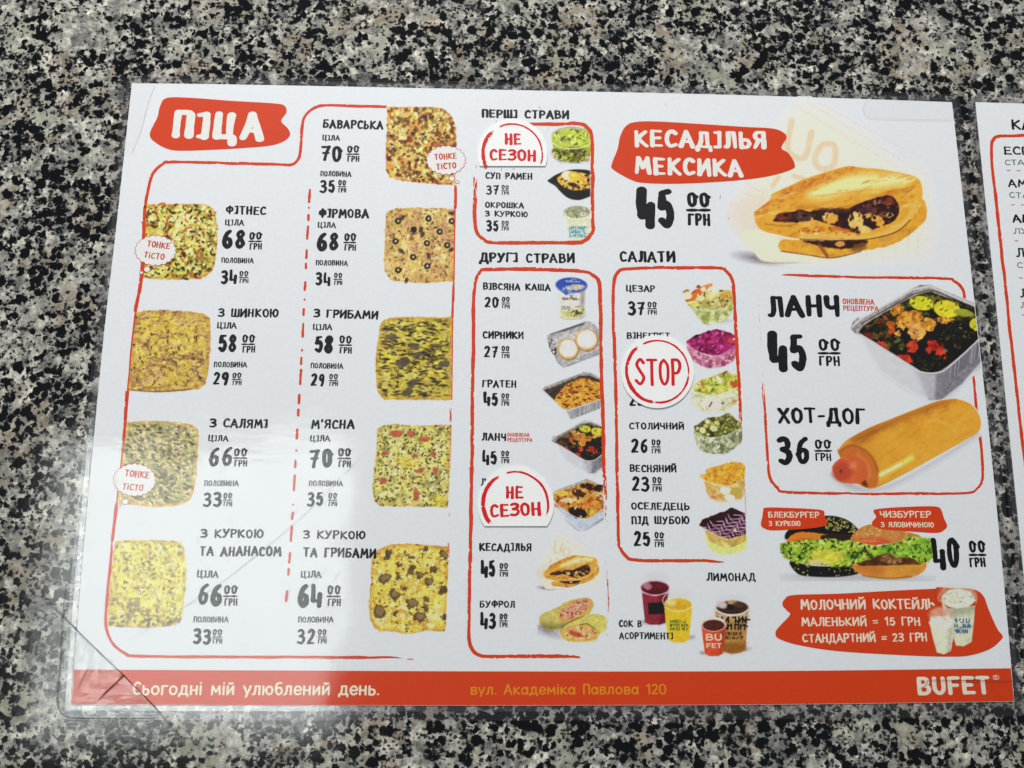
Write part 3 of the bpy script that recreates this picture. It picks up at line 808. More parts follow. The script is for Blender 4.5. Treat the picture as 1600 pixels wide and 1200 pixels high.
# ---- dashed divider
fl = Flat()
xs_y = [(295, 484.3), (420, 477.8), (570, 470.5), (690, 463.5), (850, 454.3), (940, 447)]
dx = lambda y: float(np.interp(y, [a for a, b in xs_y], [b for a, b in xs_y]))
for i, (ya, yb) in enumerate([(295, 317.5), (322.5, 326.5), (334, 346), (352, 375), (389, 405), (410, 421), (439, 455), (466, 470), (481, 494), (504, 528), (545, 549.5), (557, 571), (576, 602), (615, 632), (638, 651), (669, 687), (702, 706), (718, 732), (741, 768), (787, 790.5), (799, 813), (820, 847), (862, 881), (887, 900), (922, 941)]):
    ribbon(fl, [(dx(ya), ya), (dx((ya + yb) / 2), (ya + yb) / 2), (dx(yb), yb)], 3.9, ZF, 0, 40 + i, (.15, .15), lanes=3, taper=(1.5, 1.5), wvar=.1)
fl.build("dashed_divider", M_RED, pizza)

# ---- banners
def banner(pts, parent=None):
    fl = Flat(); fl.poly([P(*p) for p in catmull(pts, 6, True)][::-1], ZB)
    return fl.build("heading_banner", M_RED, parent or menu)
b1 = banner([(261, 153), (300, 153), (360, 157.5), (426, 161.4), (444, 165), (447.6, 175.5), (439.5, 189), (450, 201), (453, 211.5), (441, 222), (414, 228.6), (345, 233.4), (285, 235.5), (261, 232.5), (240, 220.5), (234, 210), (240, 195), (246, 183), (250.5, 165)])
text("banner_lettering", "ПІЦА", 265, 217, 413, 48, .25, M_TEXTW, b1, z=ZT, yb1=223, gap=.2)
b2 = banner([(994, 190.5), (1030, 190), (1097.5, 194), (1165, 198.4), (1205.5, 200.6), (1222.4, 206), (1229, 215), (1221, 231), (1232.5, 240), (1241.5, 255.8), (1237, 264.8), (1198.8, 276), (1142.5, 282.8), (1063.8, 287), (1007.5, 286), (985, 280.5), (958, 264.8), (956, 255.8), (964.8, 233), (969, 213), (978, 197)])
fl = Flat()
letters(fl, "КЕСАДІЛЬЯ", 990.5, 231, 1198.5, 29.5, .225, ZT, yb1=234, gap=.17)
letters(fl, "МЕКСИКА", 991, 273.8, 1162, 30, .225, ZT, yb1=277.5, gap=.17)
fl.build("banner_lettering", M_TEXTW, b2)

# ================================================================== LETTERING
CAP = lambda s, p, *a, **k: text("size_caption", s, *a, parent=p, **k)
DISH = lambda s, p, *a, **k: text("dish_name", s, *a, parent=p, **k)
# pizza, right half
DISH("БАВАРСЬКА", pizza, 503.5, 200.5, 599, 14.6, yb1=203); CAP("ЦІЛА", pizza, 503, 219.5, 531.5, 9.5, .205)
price(pizza, "70", 500, 535, 226, 252.5, 541, 561.5, 227, 253); CAP("ПОЛОВИНА", pizza, 500, 275.6, 549, 9, .195)
price(pizza, "35", 499, 523.5, 280.5, 302, 527.5, 541, 281, 301)
DISH("ФІРМОВА", pizza, 497, 340.5, 576.5, 15.4); CAP("ЦІЛА", pizza, 496, 356, 525, 9.6, .205)
price(pizza, "68", 493.5, 529, 361, 392.3, 536.5, 556.5, 364, 392); CAP("ПОЛОВИНА", pizza, 492.8, 415, 543.5, 9, .195)
price(pizza, "34", 492, 516.5, 424, 446, 521, 535, 426, 445.5)
DISH("З ГРИБАМИ", pizza, 489, 496.5, 591, 14.5, yb1=499.5); CAP("ЦІЛА", pizza, 488.5, 515.8, 519, 10, .205)
price(pizza, "58", 490, 520, 522.5, 552.5, 529, 549.8, 524, 552.5); CAP("ПОЛОВИНА", pizza, 485, 576, 536.5, 9.2, .195)
price(pizza, "29", 484.5, 507, 582.5, 604, 513.5, 528, 584, 603.5)
DISH("М'ЯСНА", pizza, 485.5, 670.5, 554, 16); CAP("ЦІЛА", pizza, 484, 690, 516, 10.5, .205)
price(pizza, "70", 482, 520.5, 699.5, 732, 527, 548.5, 700, 730.5); CAP("ПОЛОВИНА", pizza, 482, 759.8, 536, 9.3, .195)
price(pizza, "35", 479, 504.5, 768, 792.5, 512, 527, 770, 791.5)
DISH("З КУРКОЮ", pizza, 473, 842.5, 571.5, 14.3); DISH("ТА ГРИБАМИ", pizza, 472.5, 871, 588, 16.5, yb1=872.5); CAP("ЦІЛА", pizza, 469.5, 903, 502.5, 11.5, .205)
price(pizza, "64", 464, 503.5, 911, 950, 510, 532.5, 914, 947.5); CAP("ПОЛОВИНА", pizza, 465, 973, 521, 9.8, .195)
price(pizza, "32", 463.5, 491.5, 982, 1008, 495.5, 510.5, 983, 1006)
# pizza, left half
DISH("ФІТНЕС", pizza, 352, 335.3, 416, 14.5); CAP("ЦІЛА", pizza, 351, 352.5, 381.5, 10, .205)
price(pizza, "68", 345.5, 382.5, 358, 390, 388, 409.2, 362, 390.3); CAP("ПОЛОВИНА", pizza, 345.5, 411, 396.5, 9, .195)
price(pizza, "34", 344, 370, 421, 444, 373, 388.3, 423, 442.3)
DISH("З ШИНКОЮ", pizza, 340, 495.5, 435.5, 14.5); CAP("ЦІЛА", pizza, 338.5, 513.5, 370, 10.5, .205)
price(pizza, "58", 339.5, 369.5, 521, 550.3, 377, 398.5, 522.5, 551.3); CAP("ПОЛОВИНА", pizza, 333.5, 574, 386, 9.2, .195)
price(pizza, "29", 332, 356.5, 580.5, 602, 362, 377.3, 582, 602)
DISH("З САЛЯМІ", pizza, 326.5, 668.5, 418.5, 15.3, yb1=670); CAP("ЦІЛА", pizza, 324.5, 690, 357, 10.5, .205)
price(pizza, "66", 323.5, 362.5, 696, 729.5, 364, 386.2, 700, 729.5); CAP("ПОЛОВИНА", pizza, 318.5, 759.6, 373, 9.5, .195)
price(pizza, "33", 316.5, 346, 768, 792.6, 348, 362.8, 770, 791.5)
DISH("З КУРКОЮ", pizza, 312.5, 841, 411.5, 15); DISH("ТА АНАНАСОМ", pizza, 310.5, 869.5, 440, 16.5); CAP("ЦІЛА", pizza, 307, 903, 341.5, 12, .205)
price(pizza, "66", 306.5, 345.5, 910, 947, 348.5, 371, 914, 947); CAP("ПОЛОВИНА", pizza, 301.5, 973, 357, 10, .195)
price(pizza, "33", 300.5, 329.5, 981.5, 1007.6, 331, 347.3, 983, 1006)
# first courses
text("section_heading", "ПЕРШІ СТРАВИ", 752, 184.5, 889.5, 14.6, .24, None, first, yb1=186.7)
DISH("СУП РАМЕН", first, 758, 280, 832, 11.2); price(first, "37", 759.5, 779.5, 289, 304.7, 783, 795.2, 289, 304.5)
DISH("ОКРОШКА", first, 757.5, 325, 819, 10); DISH("З КУРКОЮ", first, 757.5, 338.6, 825, 10)
price(first, "35", 759.5, 779, 343.5, 362.2, 783, 795.2, 344.6, 360.5)
# second courses
text("section_heading", "ДРУГІ СТРАВИ", 748.5, 410.4, 898.5, 16.5, .24, None, main, yb1=412)
DISH("ВІВСЯНА КАША", main, 754, 453.3, 860.5, 11.8, yb1=455); price(main, "20", 756.5, 780, 463, 481.3, 783.5, 796.7, 463.6, 482)
DISH("СИРНИКИ", main, 753.5, 529.5, 818.5, 12.5); price(main, "27", 755.5, 778.5, 540, 559.8, 783, 796.3, 540.3, 559.8)
DISH("ГРАТЕН", main, 752.5, 605.5, 807.5, 12.6, yb1=606.5); price(main, "45", 754.5, 778, 611.8, 635.2, 782.5, 795.9, 614.3, 634.2)
DISH("ЛАНЧ", main, 752, 689, 791, 13.2)
OR = dict(w=.19, rough=.6)
fl = Flat(); letters(fl, "ОНОВЛЕНА", 792.3, 682.3, 827.5, 6.3, z=ZT, **OR); letters(fl, "РЕЦЕПТУРА", 792.3, 690.3, 832, 6.3, z=ZT, **OR)
fl.build("recipe_note", M_RED, main)
price(main, "45", 752.5, 777, 702, 726.7, 782.3, 795.8, 703.8, 724.2)
DISH("ЛАНЧ", main, 750.5, 759.3, 790, 12.5)
DISH("КЕСАДІЛЬЯ", main, 748.5, 861.5, 831, 13.6); price(main, "45", 750.5, 774.5, 874.3, 902.4, 779.8, 794, 879.5, 901.2)
DISH("БУФРОЛ", main, 749, 949.8, 805, 11.8); price(main, "43", 749.5, 775, 955.6, 982.6, 779.6, 793.2, 958.2, 980.3)
# salads
text("section_heading", "САЛАТИ", 967, 409.8, 1055.5, 18.5, .24, None, salad, yb1=411)
DISH("ЦЕЗАР", salad, 977.5, 456.4, 1024, 11.4); price(salad, "37", 981, 1008, 470, 493.2, 1011, 1026.3, 471.3, 491.8)
DISH("ВІНЕГРЕТ", salad, 979, 529.7, 1047.5, 11); price(salad, "22", 982.5, 1007.5, 612, 635.5, 1013, 1028, 613, 634)
DISH("СТОЛИЧНИЙ", salad, 982.5, 671, 1069.5, 11.6); price(salad, "26", 985.5, 1012.3, 684.6, 708.6, 1017.3, 1032.3, 686.4, 708.6)
DISH("ВЕСНЯНИЙ", salad, 983.4, 738, 1057.6, 12.6); price(salad, "23", 986.6, 1014.8, 743.6, 768.6, 1018.5, 1034.2, 744.8, 768.2)
DISH("ОСЕЛЕДЕЦЬ", salad, 985.6, 797, 1077.8, 12.6); DISH("ПІД ШУБОЮ", salad, 986, 819.5, 1077.4, 13.6)
price(salad, "25", 989.6, 1016.5, 829.4, 855, 1022, 1037.8, 831, 855)
# big specials
price(menu, "45", 994.5, 1055.5, 291, 358.5, 1072, 1110.5, 300, 353, w=.195)
DISH("ЛАНЧ", special, 1198.5, 496, 1313.5, 36, .225)
fl = Flat(); letters(fl, "ОНОВЛЕНА", 1316.5, 475.3, 1366.5, 9, z=ZT, **OR); letters(fl, "РЕЦЕПТУРА", 1317.3, 485.5, 1373, 8.3, z=ZT, **OR)
fl.build("recipe_note", M_RED, special)
price(special, "45", 1202, 1263, 516.5, 580.5, 1277.5, 1313.5, 528.5, 572.3, w=.195)
DISH("ХОТ-ДОГ", special, 1215.3, 662.5, 1354, 27, .215); price(special, "36", 1215.5, 1266.5, 680, 727.5, 1272.3, 1299.6, 686, 720.5)
text("drink_name", "ЛИМОНАД", 1103.6, 908, 1181.4, 13.6, .21, None, menu)
fl = Flat(); letters(fl, "СОК В", 966.6, 980, 1003, 11.3, .205, ZT); letters(fl, "АСОРТИМЕНТІ", 967.2, 999, 1052.4, 11.4, .205, ZT)
fl.build("drink_name", M_BLACK, menu)
# second card
HB = dict(parent=hot)
text("section_heading", "КАВ", 1580.6, 203.2, 1628, 17, .21, None, second)
for s, x, y, h, w, mm in (("ЕСПР", 1568.4, 242.3, 14, 56, 0), ("СТАНД", 1570, 258, 9, 54, 1), ("АМЕР", 1575, 293, 13.5, 58, 0), ("СТАНД", 1577, 309.3, 9.2, 55, 1), ("АМЕР", 1582, 348.3, 14, 58, 0),
                     ("ЛУНГ", 1583.3, 365.3, 9.2, 46, 1), ("ЛАТ", 1587.6, 402.3, 15, 46, 0), ("СТАН", 1589, 418.6, 9.4, 46, 1), ("ЛАТ", 1594, 465.3, 15, 46, 0), ("ЛУ", 1594.5, 481, 9.4, 24, 1)):
    text("drink_name" if not mm else "size_caption", s, x, y, x + w, h, .22 if not mm else .165, M_GREY if mm else None, hot)
fl = Flat()
for i, (x, y) in enumerate([(1572.5, 266.3), (1579, 320), (1584.5, 376.4), (1591.5, 434.2), (1596, 492)]):
    for k in range(5):
        ribbon(fl, [(x + k * 15.5, y + .2 * k), (x + 7 + k * 15.5, y + .2 * k + .1)], 1.3, ZF, 0, 90 + i * 7 + k, (0, 0), lanes=2, smooth=False, taper=(1, 1))
fl.build("dashed_divider", M_BROWN, hot)
# ================================================================== PRINTED PICTURES
ZA, ZBb, ZC, ZD, ZE, ZG, ZH = Z(400, 100, 4), Z(440, 280, 4), Z(160, 280, 4), Z(420, 550, 4), Z(140, 550, 4), Z(140, 800, 4), Z(420, 800, 4)
M0, M1, M2, M3, M4 = (Z(720, y, 5.7143) for y in (140, 300, 480, 640, 800))
S1, S2, S3, S4 = Z(940, 370, 5.7143), Z(940, 540, 5.7143), Z(940, 700, 5.7143), Z(940, 870, 5.7143)
QZ, LZ, HZ, BZ = Z(1120, 150, 4), Z(1180, 410, 4), Z(1180, 600, 4), Z(1180, 780, 3.8095)


def bbox(pts, pad=3):
    xs, ys = [p[0] for p in pts], [p[1] for p in pts]
    return min(xs) - pad, min(ys) - pad, max(xs) + pad, max(ys) + pad


def pizza_base(pts, base, crust, seed, cols, scale=9, wob=1.2):
    p = Pic(*bbox(pts), seed=seed)
    m = p.poly(pts, crust, .7, False, wob)
    cx, cy = sum(a[0] for a in pts) / len(pts), sum(a[1] for a in pts) / len(pts)
    inner = [(cx + (a[0] - cx) * .93, cy + (a[1] - cy) * .93) for a in pts]
    mi = p.pmask(inner, 3.5, False, 3.0)
    p.fill(mi, base, .95, .14, 7)
    p.mottle(m * np.clip(mi + .25, 0, 1), cols, scale)
    p.c *= (1 + .20 * (p.n(2.6, 70, 2) - .5) + .16 * (p.n(7, 75, 2) - .5))[..., None]
    return p, m, mi


def rounded(pts, k=6): return catmull(pts, k, True)


# sausage and pickle pizza
o = [(605, 167.5), (640, 166.8), (682, 167.5), (696, 171.5), (707, 183), (712.5, 200), (713.2, 230), (711, 289), (690, 288.6), (675, 287.5), (650, 284.5), (625, 281.8), (609, 277.5), (602.8, 266), (602.5, 240), (604, 212)]
p, m, mi = pizza_base(o, (212, 186, 92), (212, 138, 34), 11, [((206, 192, 70), .26), ((228, 212, 140), .26), ((204, 146, 52), .26), ((140, 100, 34), .12)])
p.specks(m, 190, [(126, 58, 26), (154, 80, 34), (104, 44, 22), (120, 96, 34)], (1.4, 3.4), (1, 1.7), .85)
p.specks(m, 150, [(54, 48, 16), (70, 66, 22), (60, 30, 14)], (.7, 1.6)); p.specks(m, 120, [(232, 224, 150), (206, 208, 88)], (1, 2.6), (1, 2), .7)
p.build("dish_picture", pizza, ZP, "square pizza with browned sausage bits")
# tomato and herb pizza
o = [(230, 319), (270, 318.2), (320, 319), (330, 323), (336, 332), (340.5, 355), (339.5, 380), (337.5, 400), (333, 422), (320, 432.5), (292.5, 437.5), (255, 437), (220, 434.5), (221, 410), (225, 360)]
p, m, mi = pizza_base(o, (206, 198, 92), (206, 150, 40), 12, [((226, 220, 140), .34), ((192, 186, 60), .25), ((150, 120, 44), .16)])
for X, Y, r, a0 in [(385, 200, 55, 2.4), (285, 255, 40, .3), (440, 260, 35, 2.0), (560, 235, 45, 2.2), (635, 240, 45, 2.4), (700, 235, 30, 2.6), (345, 330, 45, .2), (455, 335, 50, 2.0), (555, 345, 50, 2.3), (640, 360, 55, 2.2), (540, 480, 50, 2.0), (640, 470, 45, 2.1), (465, 555, 50, 1.8), (600, 580, 45, 1.2)]:
    c = ZC(X, Y); r /= 4
    arc = [(c[0] + r * math.cos(a0 + t), c[1] - r * .9 * math.sin(a0 + t) * -1) for t in np.linspace(0, 2.4, 7)]
    p.line(arc, p.rnd.uniform(2.2, 3.6), (186, 84, 34), .9, .8); p.line(arc, 1.0, (214, 120, 56), .7, .6)
p.specks(m, 330, [(48, 56, 20), (66, 72, 26), (40, 44, 16), (84, 84, 30)], (.6, 1.9), (1, 2.4)); p.specks(m, 90, [(236, 230, 160)], (1, 2.4), (1, 2), .7)
p.build("dish_picture", pizza, ZP, "square pizza with red pepper curls and herbs")
# ham strip pizza
o = [(211.5, 487.5), (235, 484.5), (262, 484), (295, 486.5), (320, 490.5), (328, 498), (329.5, 520), (328, 550), (325, 585), (321, 600), (313, 607), (280, 611.5), (245, 613), (222, 611), (200, 610), (204, 560)]
p, m, mi = pizza_base(o, (204, 178, 74), (196, 150, 62), 13, [((216, 198, 84), .3), ((206, 176, 104), .24), ((172, 132, 70), .2), ((206, 186, 40), .1)])
for k in range(58):
    x, y, a = p.rnd.uniform(206, 326), p.rnd.uniform(492, 606), p.rnd.uniform(-.9, .9); L = p.rnd.uniform(10, 26); b = p.rnd.uniform(-.5, .5)
    p.clip = m
    p.line([(x + L * t * math.cos(a + b * t), y + L * t * math.sin(a + b * t)) for t in (-.5, -.2, .2, .5)], p.rnd.uniform(1.2, 2.4), p.rnd.choice([(142, 100, 70), (160, 118, 86), (120, 82, 58), (178, 140, 104)]), .8)
p.specks(m, 170, [(110, 76, 44), (88, 62, 36), (140, 110, 52)], (.6, 1.5), (1, 3)); p.clip = None
p.line([(201, 609), (245, 612), (300, 608)], 2.2, (88, 58, 40), .55)
p.build("dish_picture", pizza, ZP, "square pizza with thin ham strips")
# salami pizza
o = [(194, 660), (220, 658), (245, 657.5), (280, 660), (300, 664), (308, 670), (311, 682), (309.5, 710), (307, 745), (303.5, 768), (297, 781), (280, 789), (262, 792), (245, 793), (215, 790), (183, 786), (186, 750)]
p, m, mi = pizza_base(o, (180, 174, 116), (208, 168, 84), 14, [((158, 168, 108), .3), ((206, 186, 130), .25), ((122, 120, 74), .2), ((192, 186, 96), .15)], 7)
p.specks(mi, 380, [(84, 72, 52), (70, 64, 44), (104, 92, 62), (112, 122, 74)], (.6, 1.7), (1.2, 3.4), .8, .5); p.specks(m, 140, [(222, 204, 154), (200, 206, 140)], (.8, 2), (1, 2.4), .7)
p.build("dish_picture", pizza, ZP, "square pizza with a grey green topping")
# chicken and pineapple pizza
o = [(180, 845), (220, 843.6), (270, 844.5), (281, 847), (287, 855), (291, 875), (291, 900), (289.5, 925), (285, 960), (281, 972), (274, 977), (245, 980.5), (205, 979.6), (167.5, 978), (168.5, 950), (173, 895)]
p, m, mi = pizza_base(o, (220, 208, 92), (206, 178, 76), 15, [((226, 216, 78), .3), ((224, 214, 136), .25), ((190, 176, 84), .15), ((150, 138, 76), .1)])
p.specks(m, 210, [(120, 108, 52), (96, 84, 44), (140, 120, 66)], (.6, 1.6), (1, 2.2), .75)
p.specks(p.pmask([(180, 960), (285, 960), (278, 980), (165, 980)], 3), 46, [(120, 110, 80), (96, 90, 66)], (1.4, 3), (1, 2), .7)
p.build("dish_picture", pizza, ZP, "square pale yellow pizza without visible toppings")
# olive pizza
o = [(602.5, 337), (606, 330), (615, 326), (632, 324.8), (655, 324.5), (685, 325.4), (710.5, 327), (710.3, 380), (709.5, 440), (690, 441), (665, 442.5), (640, 441), (620, 440), (608, 435), (601.5, 424), (599.8, 408), (600.5, 390), (602, 370)]
p, m, mi = pizza_base(o, (206, 172, 96), (204, 158, 74), 16, [((214, 182, 96), .3), ((196, 178, 78), .24), ((190, 144, 96), .2), ((222, 202, 128), .2)])
p.specks(m, 210, [(122, 86, 38), (92, 64, 34), (150, 104, 60), (106, 92, 40)], (.6, 1.6), (1, 2.4), .85); p.specks(m, 26, [(188, 136, 122), (170, 118, 104)], (1, 1.6), (3, 7), .5)
for X, Y, kd in [(728, 262, 0), (918, 247, 0), (1063, 262, 0), (826, 315, 1), (870, 315, 2), (988, 328, 0), (712, 388, 0), (908, 400, 0), (1035, 413, 0), (822, 487, 0), (920, 480, 2), (910, 543, 0), (728, 568, 0), (780, 632, 2), (755, 240, 2), (880, 345, 2), (1060, 440, 2), (1062, 212, 2), (752, 450, 2)]:
    x, y = ZBb(X, Y)
    if kd == 2: p.ell(x, y, 5, 3, (66, 54, 36), p.rnd.uniform(0, 3), 1, .9, 1); continue
    p.ell(x, y, 4.9, 4.9, (30, 26, 24), 0, .7)
    if kd == 0: p.ell(x + .3, y - .2, 1.9, 2.1, (196, 172, 112), 0, .6)
p.build("dish_picture", pizza, ZP, "square pizza with black olive rings")
# mushroom pizza
o = [(592.5, 520), (593, 510), (597, 502), (610, 496), (640, 495), (670, 495.6), (707.5, 495), (706.5, 560), (705, 625.5), (670, 625), (625, 625), (600, 624), (592, 616), (588.5, 600), (586.5, 578), (588, 548)]
p, m, mi = pizza_base(o, (198, 186, 66), (196, 150, 50), 17, [((208, 200, 58), .32), ((206, 196, 104), .22), ((176, 150, 52), .18), ((120, 108, 44), .12)])
p.specks(mi, 340, [(58, 50, 26), (44, 40, 22), (80, 70, 34), (98, 84, 40)], (.7, 1.6), (1.5, 4.5), .88, .08)
for X, Y, r in [(690, 985, 9), (760, 1140, 10), (830, 1045, 8)]:
    c = ZBb(X, Y); p.ell(c[0], c[1], r, r * .55, (96, 86, 66), p.rnd.uniform(-.4, .4), 1, .9, 2, .2)
for X, Y, r in [(838, 65, 12), (1095, 75, 9), (905, 190, 9), (870, 250, 10), (930, 20, 8)]:
    c = ZD(X, Y); p.ell(c[0], c[1], r, r * .6, (92, 84, 66), p.rnd.uniform(-.4, .4), 1, .9, 2, .2)
p.build("dish_picture", pizza, ZP, "square pizza with grey mushrooms and dark streaks")
# meat pizza
o = [(589, 677), (591, 669), (597.5, 665), (615, 662.5), (640, 664.5), (670, 664), (705, 664), (703, 730), (700, 793), (650, 791.5), (595, 791), (586, 784), (583, 770), (582, 757), (584.5, 735), (588, 712)]
p, m, mi = pizza_base(o, (208, 200, 112), (202, 168, 70), 18, [((196, 200, 104), .28), ((222, 208, 92), .24), ((222, 214, 150), .2), ((150, 148, 76), .14)])
p.specks(m, 460, [(60, 64, 28), (46, 50, 24), (96, 96, 46), (110, 96, 48)], (.6, 1.5), (1, 2.2), .85)
for X, Y, rx, ry in [(795, 510, 40, 22), (890, 510, 27, 18), (970, 545, 34, 16), (728, 635, 26, 14), (1030, 640, 20, 18), (910, 650, 20, 12), (945, 740, 28, 14), (1040, 740, 16, 22), (715, 805, 22, 24), (920, 895, 18, 40), (845, 790, 14, 10)]:
    c = ZD(X, Y); p.ell(c[0], c[1], rx / 4, ry / 4, (188, 92, 62), p.rnd.uniform(-.4, .4), .8, .9, 1.5, .15)
p.ell(*ZD(870, 690), 16, 9, (226, 200, 62), .4, 4, .6); p.ell(*ZD(1070, 930), 10, 8, (222, 204, 48), .4, 3, .7)
p.build("dish_picture", pizza, ZP, "square pizza with red meat pieces and herbs")
# chicken mushroom pizza
o = [(580, 905), (580, 885), (582.5, 868), (592, 858), (610, 851), (640, 849), (670, 851.5), (701, 854), (699, 920), (696, 986.5), (664, 986), (640, 990), (629, 990), (610, 986), (592.5, 987), (584, 980), (579, 968), (576.5, 945)]
p, m, mi = pizza_base(o, (222, 202, 84), (206, 152, 42), 19, [((224, 206, 74), .3), ((226, 214, 136), .26), ((200, 178, 72), .16), ((206, 156, 50), .1)])
p.specks(m, 120, [(112, 92, 40), (90, 74, 34), (150, 120, 50)], (.6, 1.8), (1, 2.4), .85)
for X, Y, rx, ry in [(745, 270, 26, 40), (810, 325, 22, 20), (1030, 355, 20, 30), (725, 415, 52, 36), (945, 395, 30, 20), (895, 360, 22, 44), (785, 515, 40, 36), (1005, 440, 32, 32), (895, 570, 46, 38), (1090, 490, 26, 34), (690, 620, 44, 52), (945, 655, 46, 36), (1095, 268, 30, 34), (970, 235, 20, 14), (870, 275, 40, 14), (985, 600, 18, 26), (815, 405, 18, 20), (850, 480, 18, 14), (790, 630, 16, 16), (1095, 650, 16, 24), (985, 545, 22, 14)]:
    c = ZH(X, Y); rot = p.rnd.uniform(-.6, .6)
    p.ell(c[0], c[1], rx / 4.6, ry / 4.6, (92, 76, 44), rot, .8, .88, 4.5, .25)
    if rx > 28: p.ell(c[0] + 1, c[1] - 1, rx / 7, ry / 8, (150, 130, 78), rot, 1, .8, 1.5)
p.build("dish_picture", pizza, ZP, "square yellow pizza with brown mushroom slices")

# ---- first courses
def pic(zz, X0, Y0, X1, Y1, seed, step=.75):
    a, b = zz(X0, Y0), zz(X1, Y1); return Pic(a[0], a[1], b[0], b[1], seed, step)

zz = M0; p = pic(zz, 790, 320, 1162, 660, 31); k = 1 / 5.7143
p.clip = p.pmask(zz.pts([(780, 300), (1157, 300), (1157, 680), (780, 680)]), .5, False)
m = p.poly(zz.pts([(815, 420), (822, 500), (838, 580), (880, 625), (960, 645), (1080, 640), (1130, 605), (1165, 560), (1180, 400), (1100, 345), (900, 345)]), (176, 196, 48), .9, True, 0, 1, .22, 5)
p.mottle(p.pmask(zz.pts([(830, 540), (1160, 540), (1140, 640), (900, 640)]), 4), [((92, 98, 40), .5), ((150, 120, 40), .2), ((60, 60, 26), .25)], 6)
p.ell(*zz(985, 415), 31, 15, (166, 172, 140), 0, .9); p.ell(*zz(985, 425), 29.5, 13.5, (192, 210, 62), 0, .9, 1, 0, .2)
p.specks(p.emask(*zz(985, 425), 29, 13), 60, [(104, 118, 40), (80, 90, 36), (222, 226, 140)], (.5, 1.3), (1, 3))
p.line(zz.pts([(822, 470), (880, 515), (985, 528), (1090, 515), (1158, 480)]), 1.5, (224, 230, 180), .85)
p.build("dish_picture", first, ZP, "round tub of bright green soup")

p = pic(zz, 770, 700, 1160, 995, 32); p.clip = p.pmask(zz.pts([(700, 650), (1156, 650), (1156, 1020), (700, 1020)]), .5, False)
p.poly(zz.pts([(775, 812), (798, 795), (850, 760), (950, 722), (1050, 712), (1160, 728), (1230, 800), (1200, 920), (1100, 975), (1030, 986), (955, 966), (890, 912), (845, 862), (795, 832)]), (24, 22, 20), .8)
m = p.poly(zz.pts([(862, 805), (900, 755), (1000, 728), (1110, 750), (1175, 775), (1185, 860), (1090, 895), (1000, 896), (910, 862)]), (222, 176, 52), .9, True, .8, 1, .25, 4)
p.specks(m, 60, [(236, 206, 110), (196, 140, 36), (230, 180, 60)], (.7, 1.4), (2, 5)); p.specks(m, 26, [(70, 40, 22), (44, 30, 20), (120, 70, 30)], (1, 2.4))
p.ell(*zz(965, 768), 11.5, 7.2, (236, 222, 176), .2, .8); p.ell(*zz(1015, 775), 10, 7, (232, 192, 44), .3, .9); p.ell(*zz(1005, 765), 4, 2, (244, 218, 110), .2, 1)
p.ell(*zz(1000, 850), 8, 3.4, (50, 34, 24), .3, 1, .9, 1.4)
p.line(zz.pts([(835, 830), (890, 880), (960, 905)]), .9, (96, 96, 92), .7)
p.build("dish_picture", first, ZP, "noodle soup with egg in a black bowl")

zz = M1; p = pic(zz, 905, 110, 1162, 450, 33); p.clip = p.pmask(zz.pts([(880, 90), (1156, 90), (1156, 470), (880, 470)]), .5, False)
p.poly(zz.pts([(920, 190), (945, 250), (965, 410), (1010, 440), (1060, 444), (1130, 420), (1190, 300), (1180, 170)]), (206, 212, 172), 1.4, True, 0, 1, .07)
p.ell(*zz(1040, 180), 21.5, 10, (160, 166, 126), 0, .9, 1, 0, .2); p.specks(p.emask(*zz(1040, 180), 20, 9), 70, [(110, 120, 84), (200, 204, 170), (130, 138, 96)], (.5, 1.1))
p.line(zz.pts([(921, 185), (960, 225), (1040, 238), (1120, 225), (1156, 200)]), 1.3, (226, 230, 206), .9)
p.scribble(*zz(968, 305), *zz(1118, 410), (28, 146, 186), 3, .95)
p.build("dish_picture", first, ZP, "pale soup cup with blue lettering")

# ---- second courses
p = pic(zz, 835, 750, 1145, 1142, 34)
p.poly(zz.pts([(882, 1108), (960, 1132), (1050, 1130), (1112, 1095), (1100, 1120), (1040, 1140), (930, 1136)]), (140, 140, 136), 1.5, True, 0, .6)
m = p.poly(zz.pts([(872, 880), (985, 905), (1109, 868), (1106, 980), (1098, 1085), (1050, 1122), (965, 1130), (898, 1104), (884, 1000)]), (214, 211, 196), .9, False, 0, 1, .05)
p.shade(p.pmask(zz.pts([(1070, 870), (1109, 868), (1100, 1090), (1060, 1120)]), 3, False), .72)
p.fill(p.pmask(zz.pts([(892, 1065), (1000, 1050), (1099, 1040), (1095, 1085), (1045, 1122), (960, 1130), (900, 1105)]), 3), (196, 198, 96), .75, .2)
p.specks(p.pmask(zz.pts([(985, 1060), (1095, 1040), (1090, 1085), (1000, 1118)]), 1), 24, [(60, 56, 30), (90, 84, 40)], (.5, 1.2), (1, 2.4))
p.ell(*zz(988, 833), 25, 12.4, (46, 84, 172), .04, .8); p.poly(zz.pts([(870, 870), (940, 922), (985, 900), (1000, 860)]), (50, 92, 178), .8, False)
p.ell(*zz(1020, 852), 15, 4.6, (202, 188, 150), -.1, 1, .95, 1.2, .2); p.specks(p.emask(*zz(960, 870), 14, 6), 16, [(206, 200, 180), (150, 170, 210)], (.6, 1.4))
p.line(zz.pts([(846, 840), (900, 880), (985, 898), (1080, 885), (1130, 840)]), .9, (128, 160, 214), .8)
p.scribble(*zz(935, 788), *zz(1065, 806), (196, 212, 236), 1, .8, .04); p.scribble(*zz(985, 772), *zz(1030, 786), (170, 196, 232), 1, .7)
p.line([zz(972, 918), zz(998, 945)], 1, (40, 40, 40)); p.line([zz(1000, 918), zz(975, 946)], .8, (40, 40, 40))
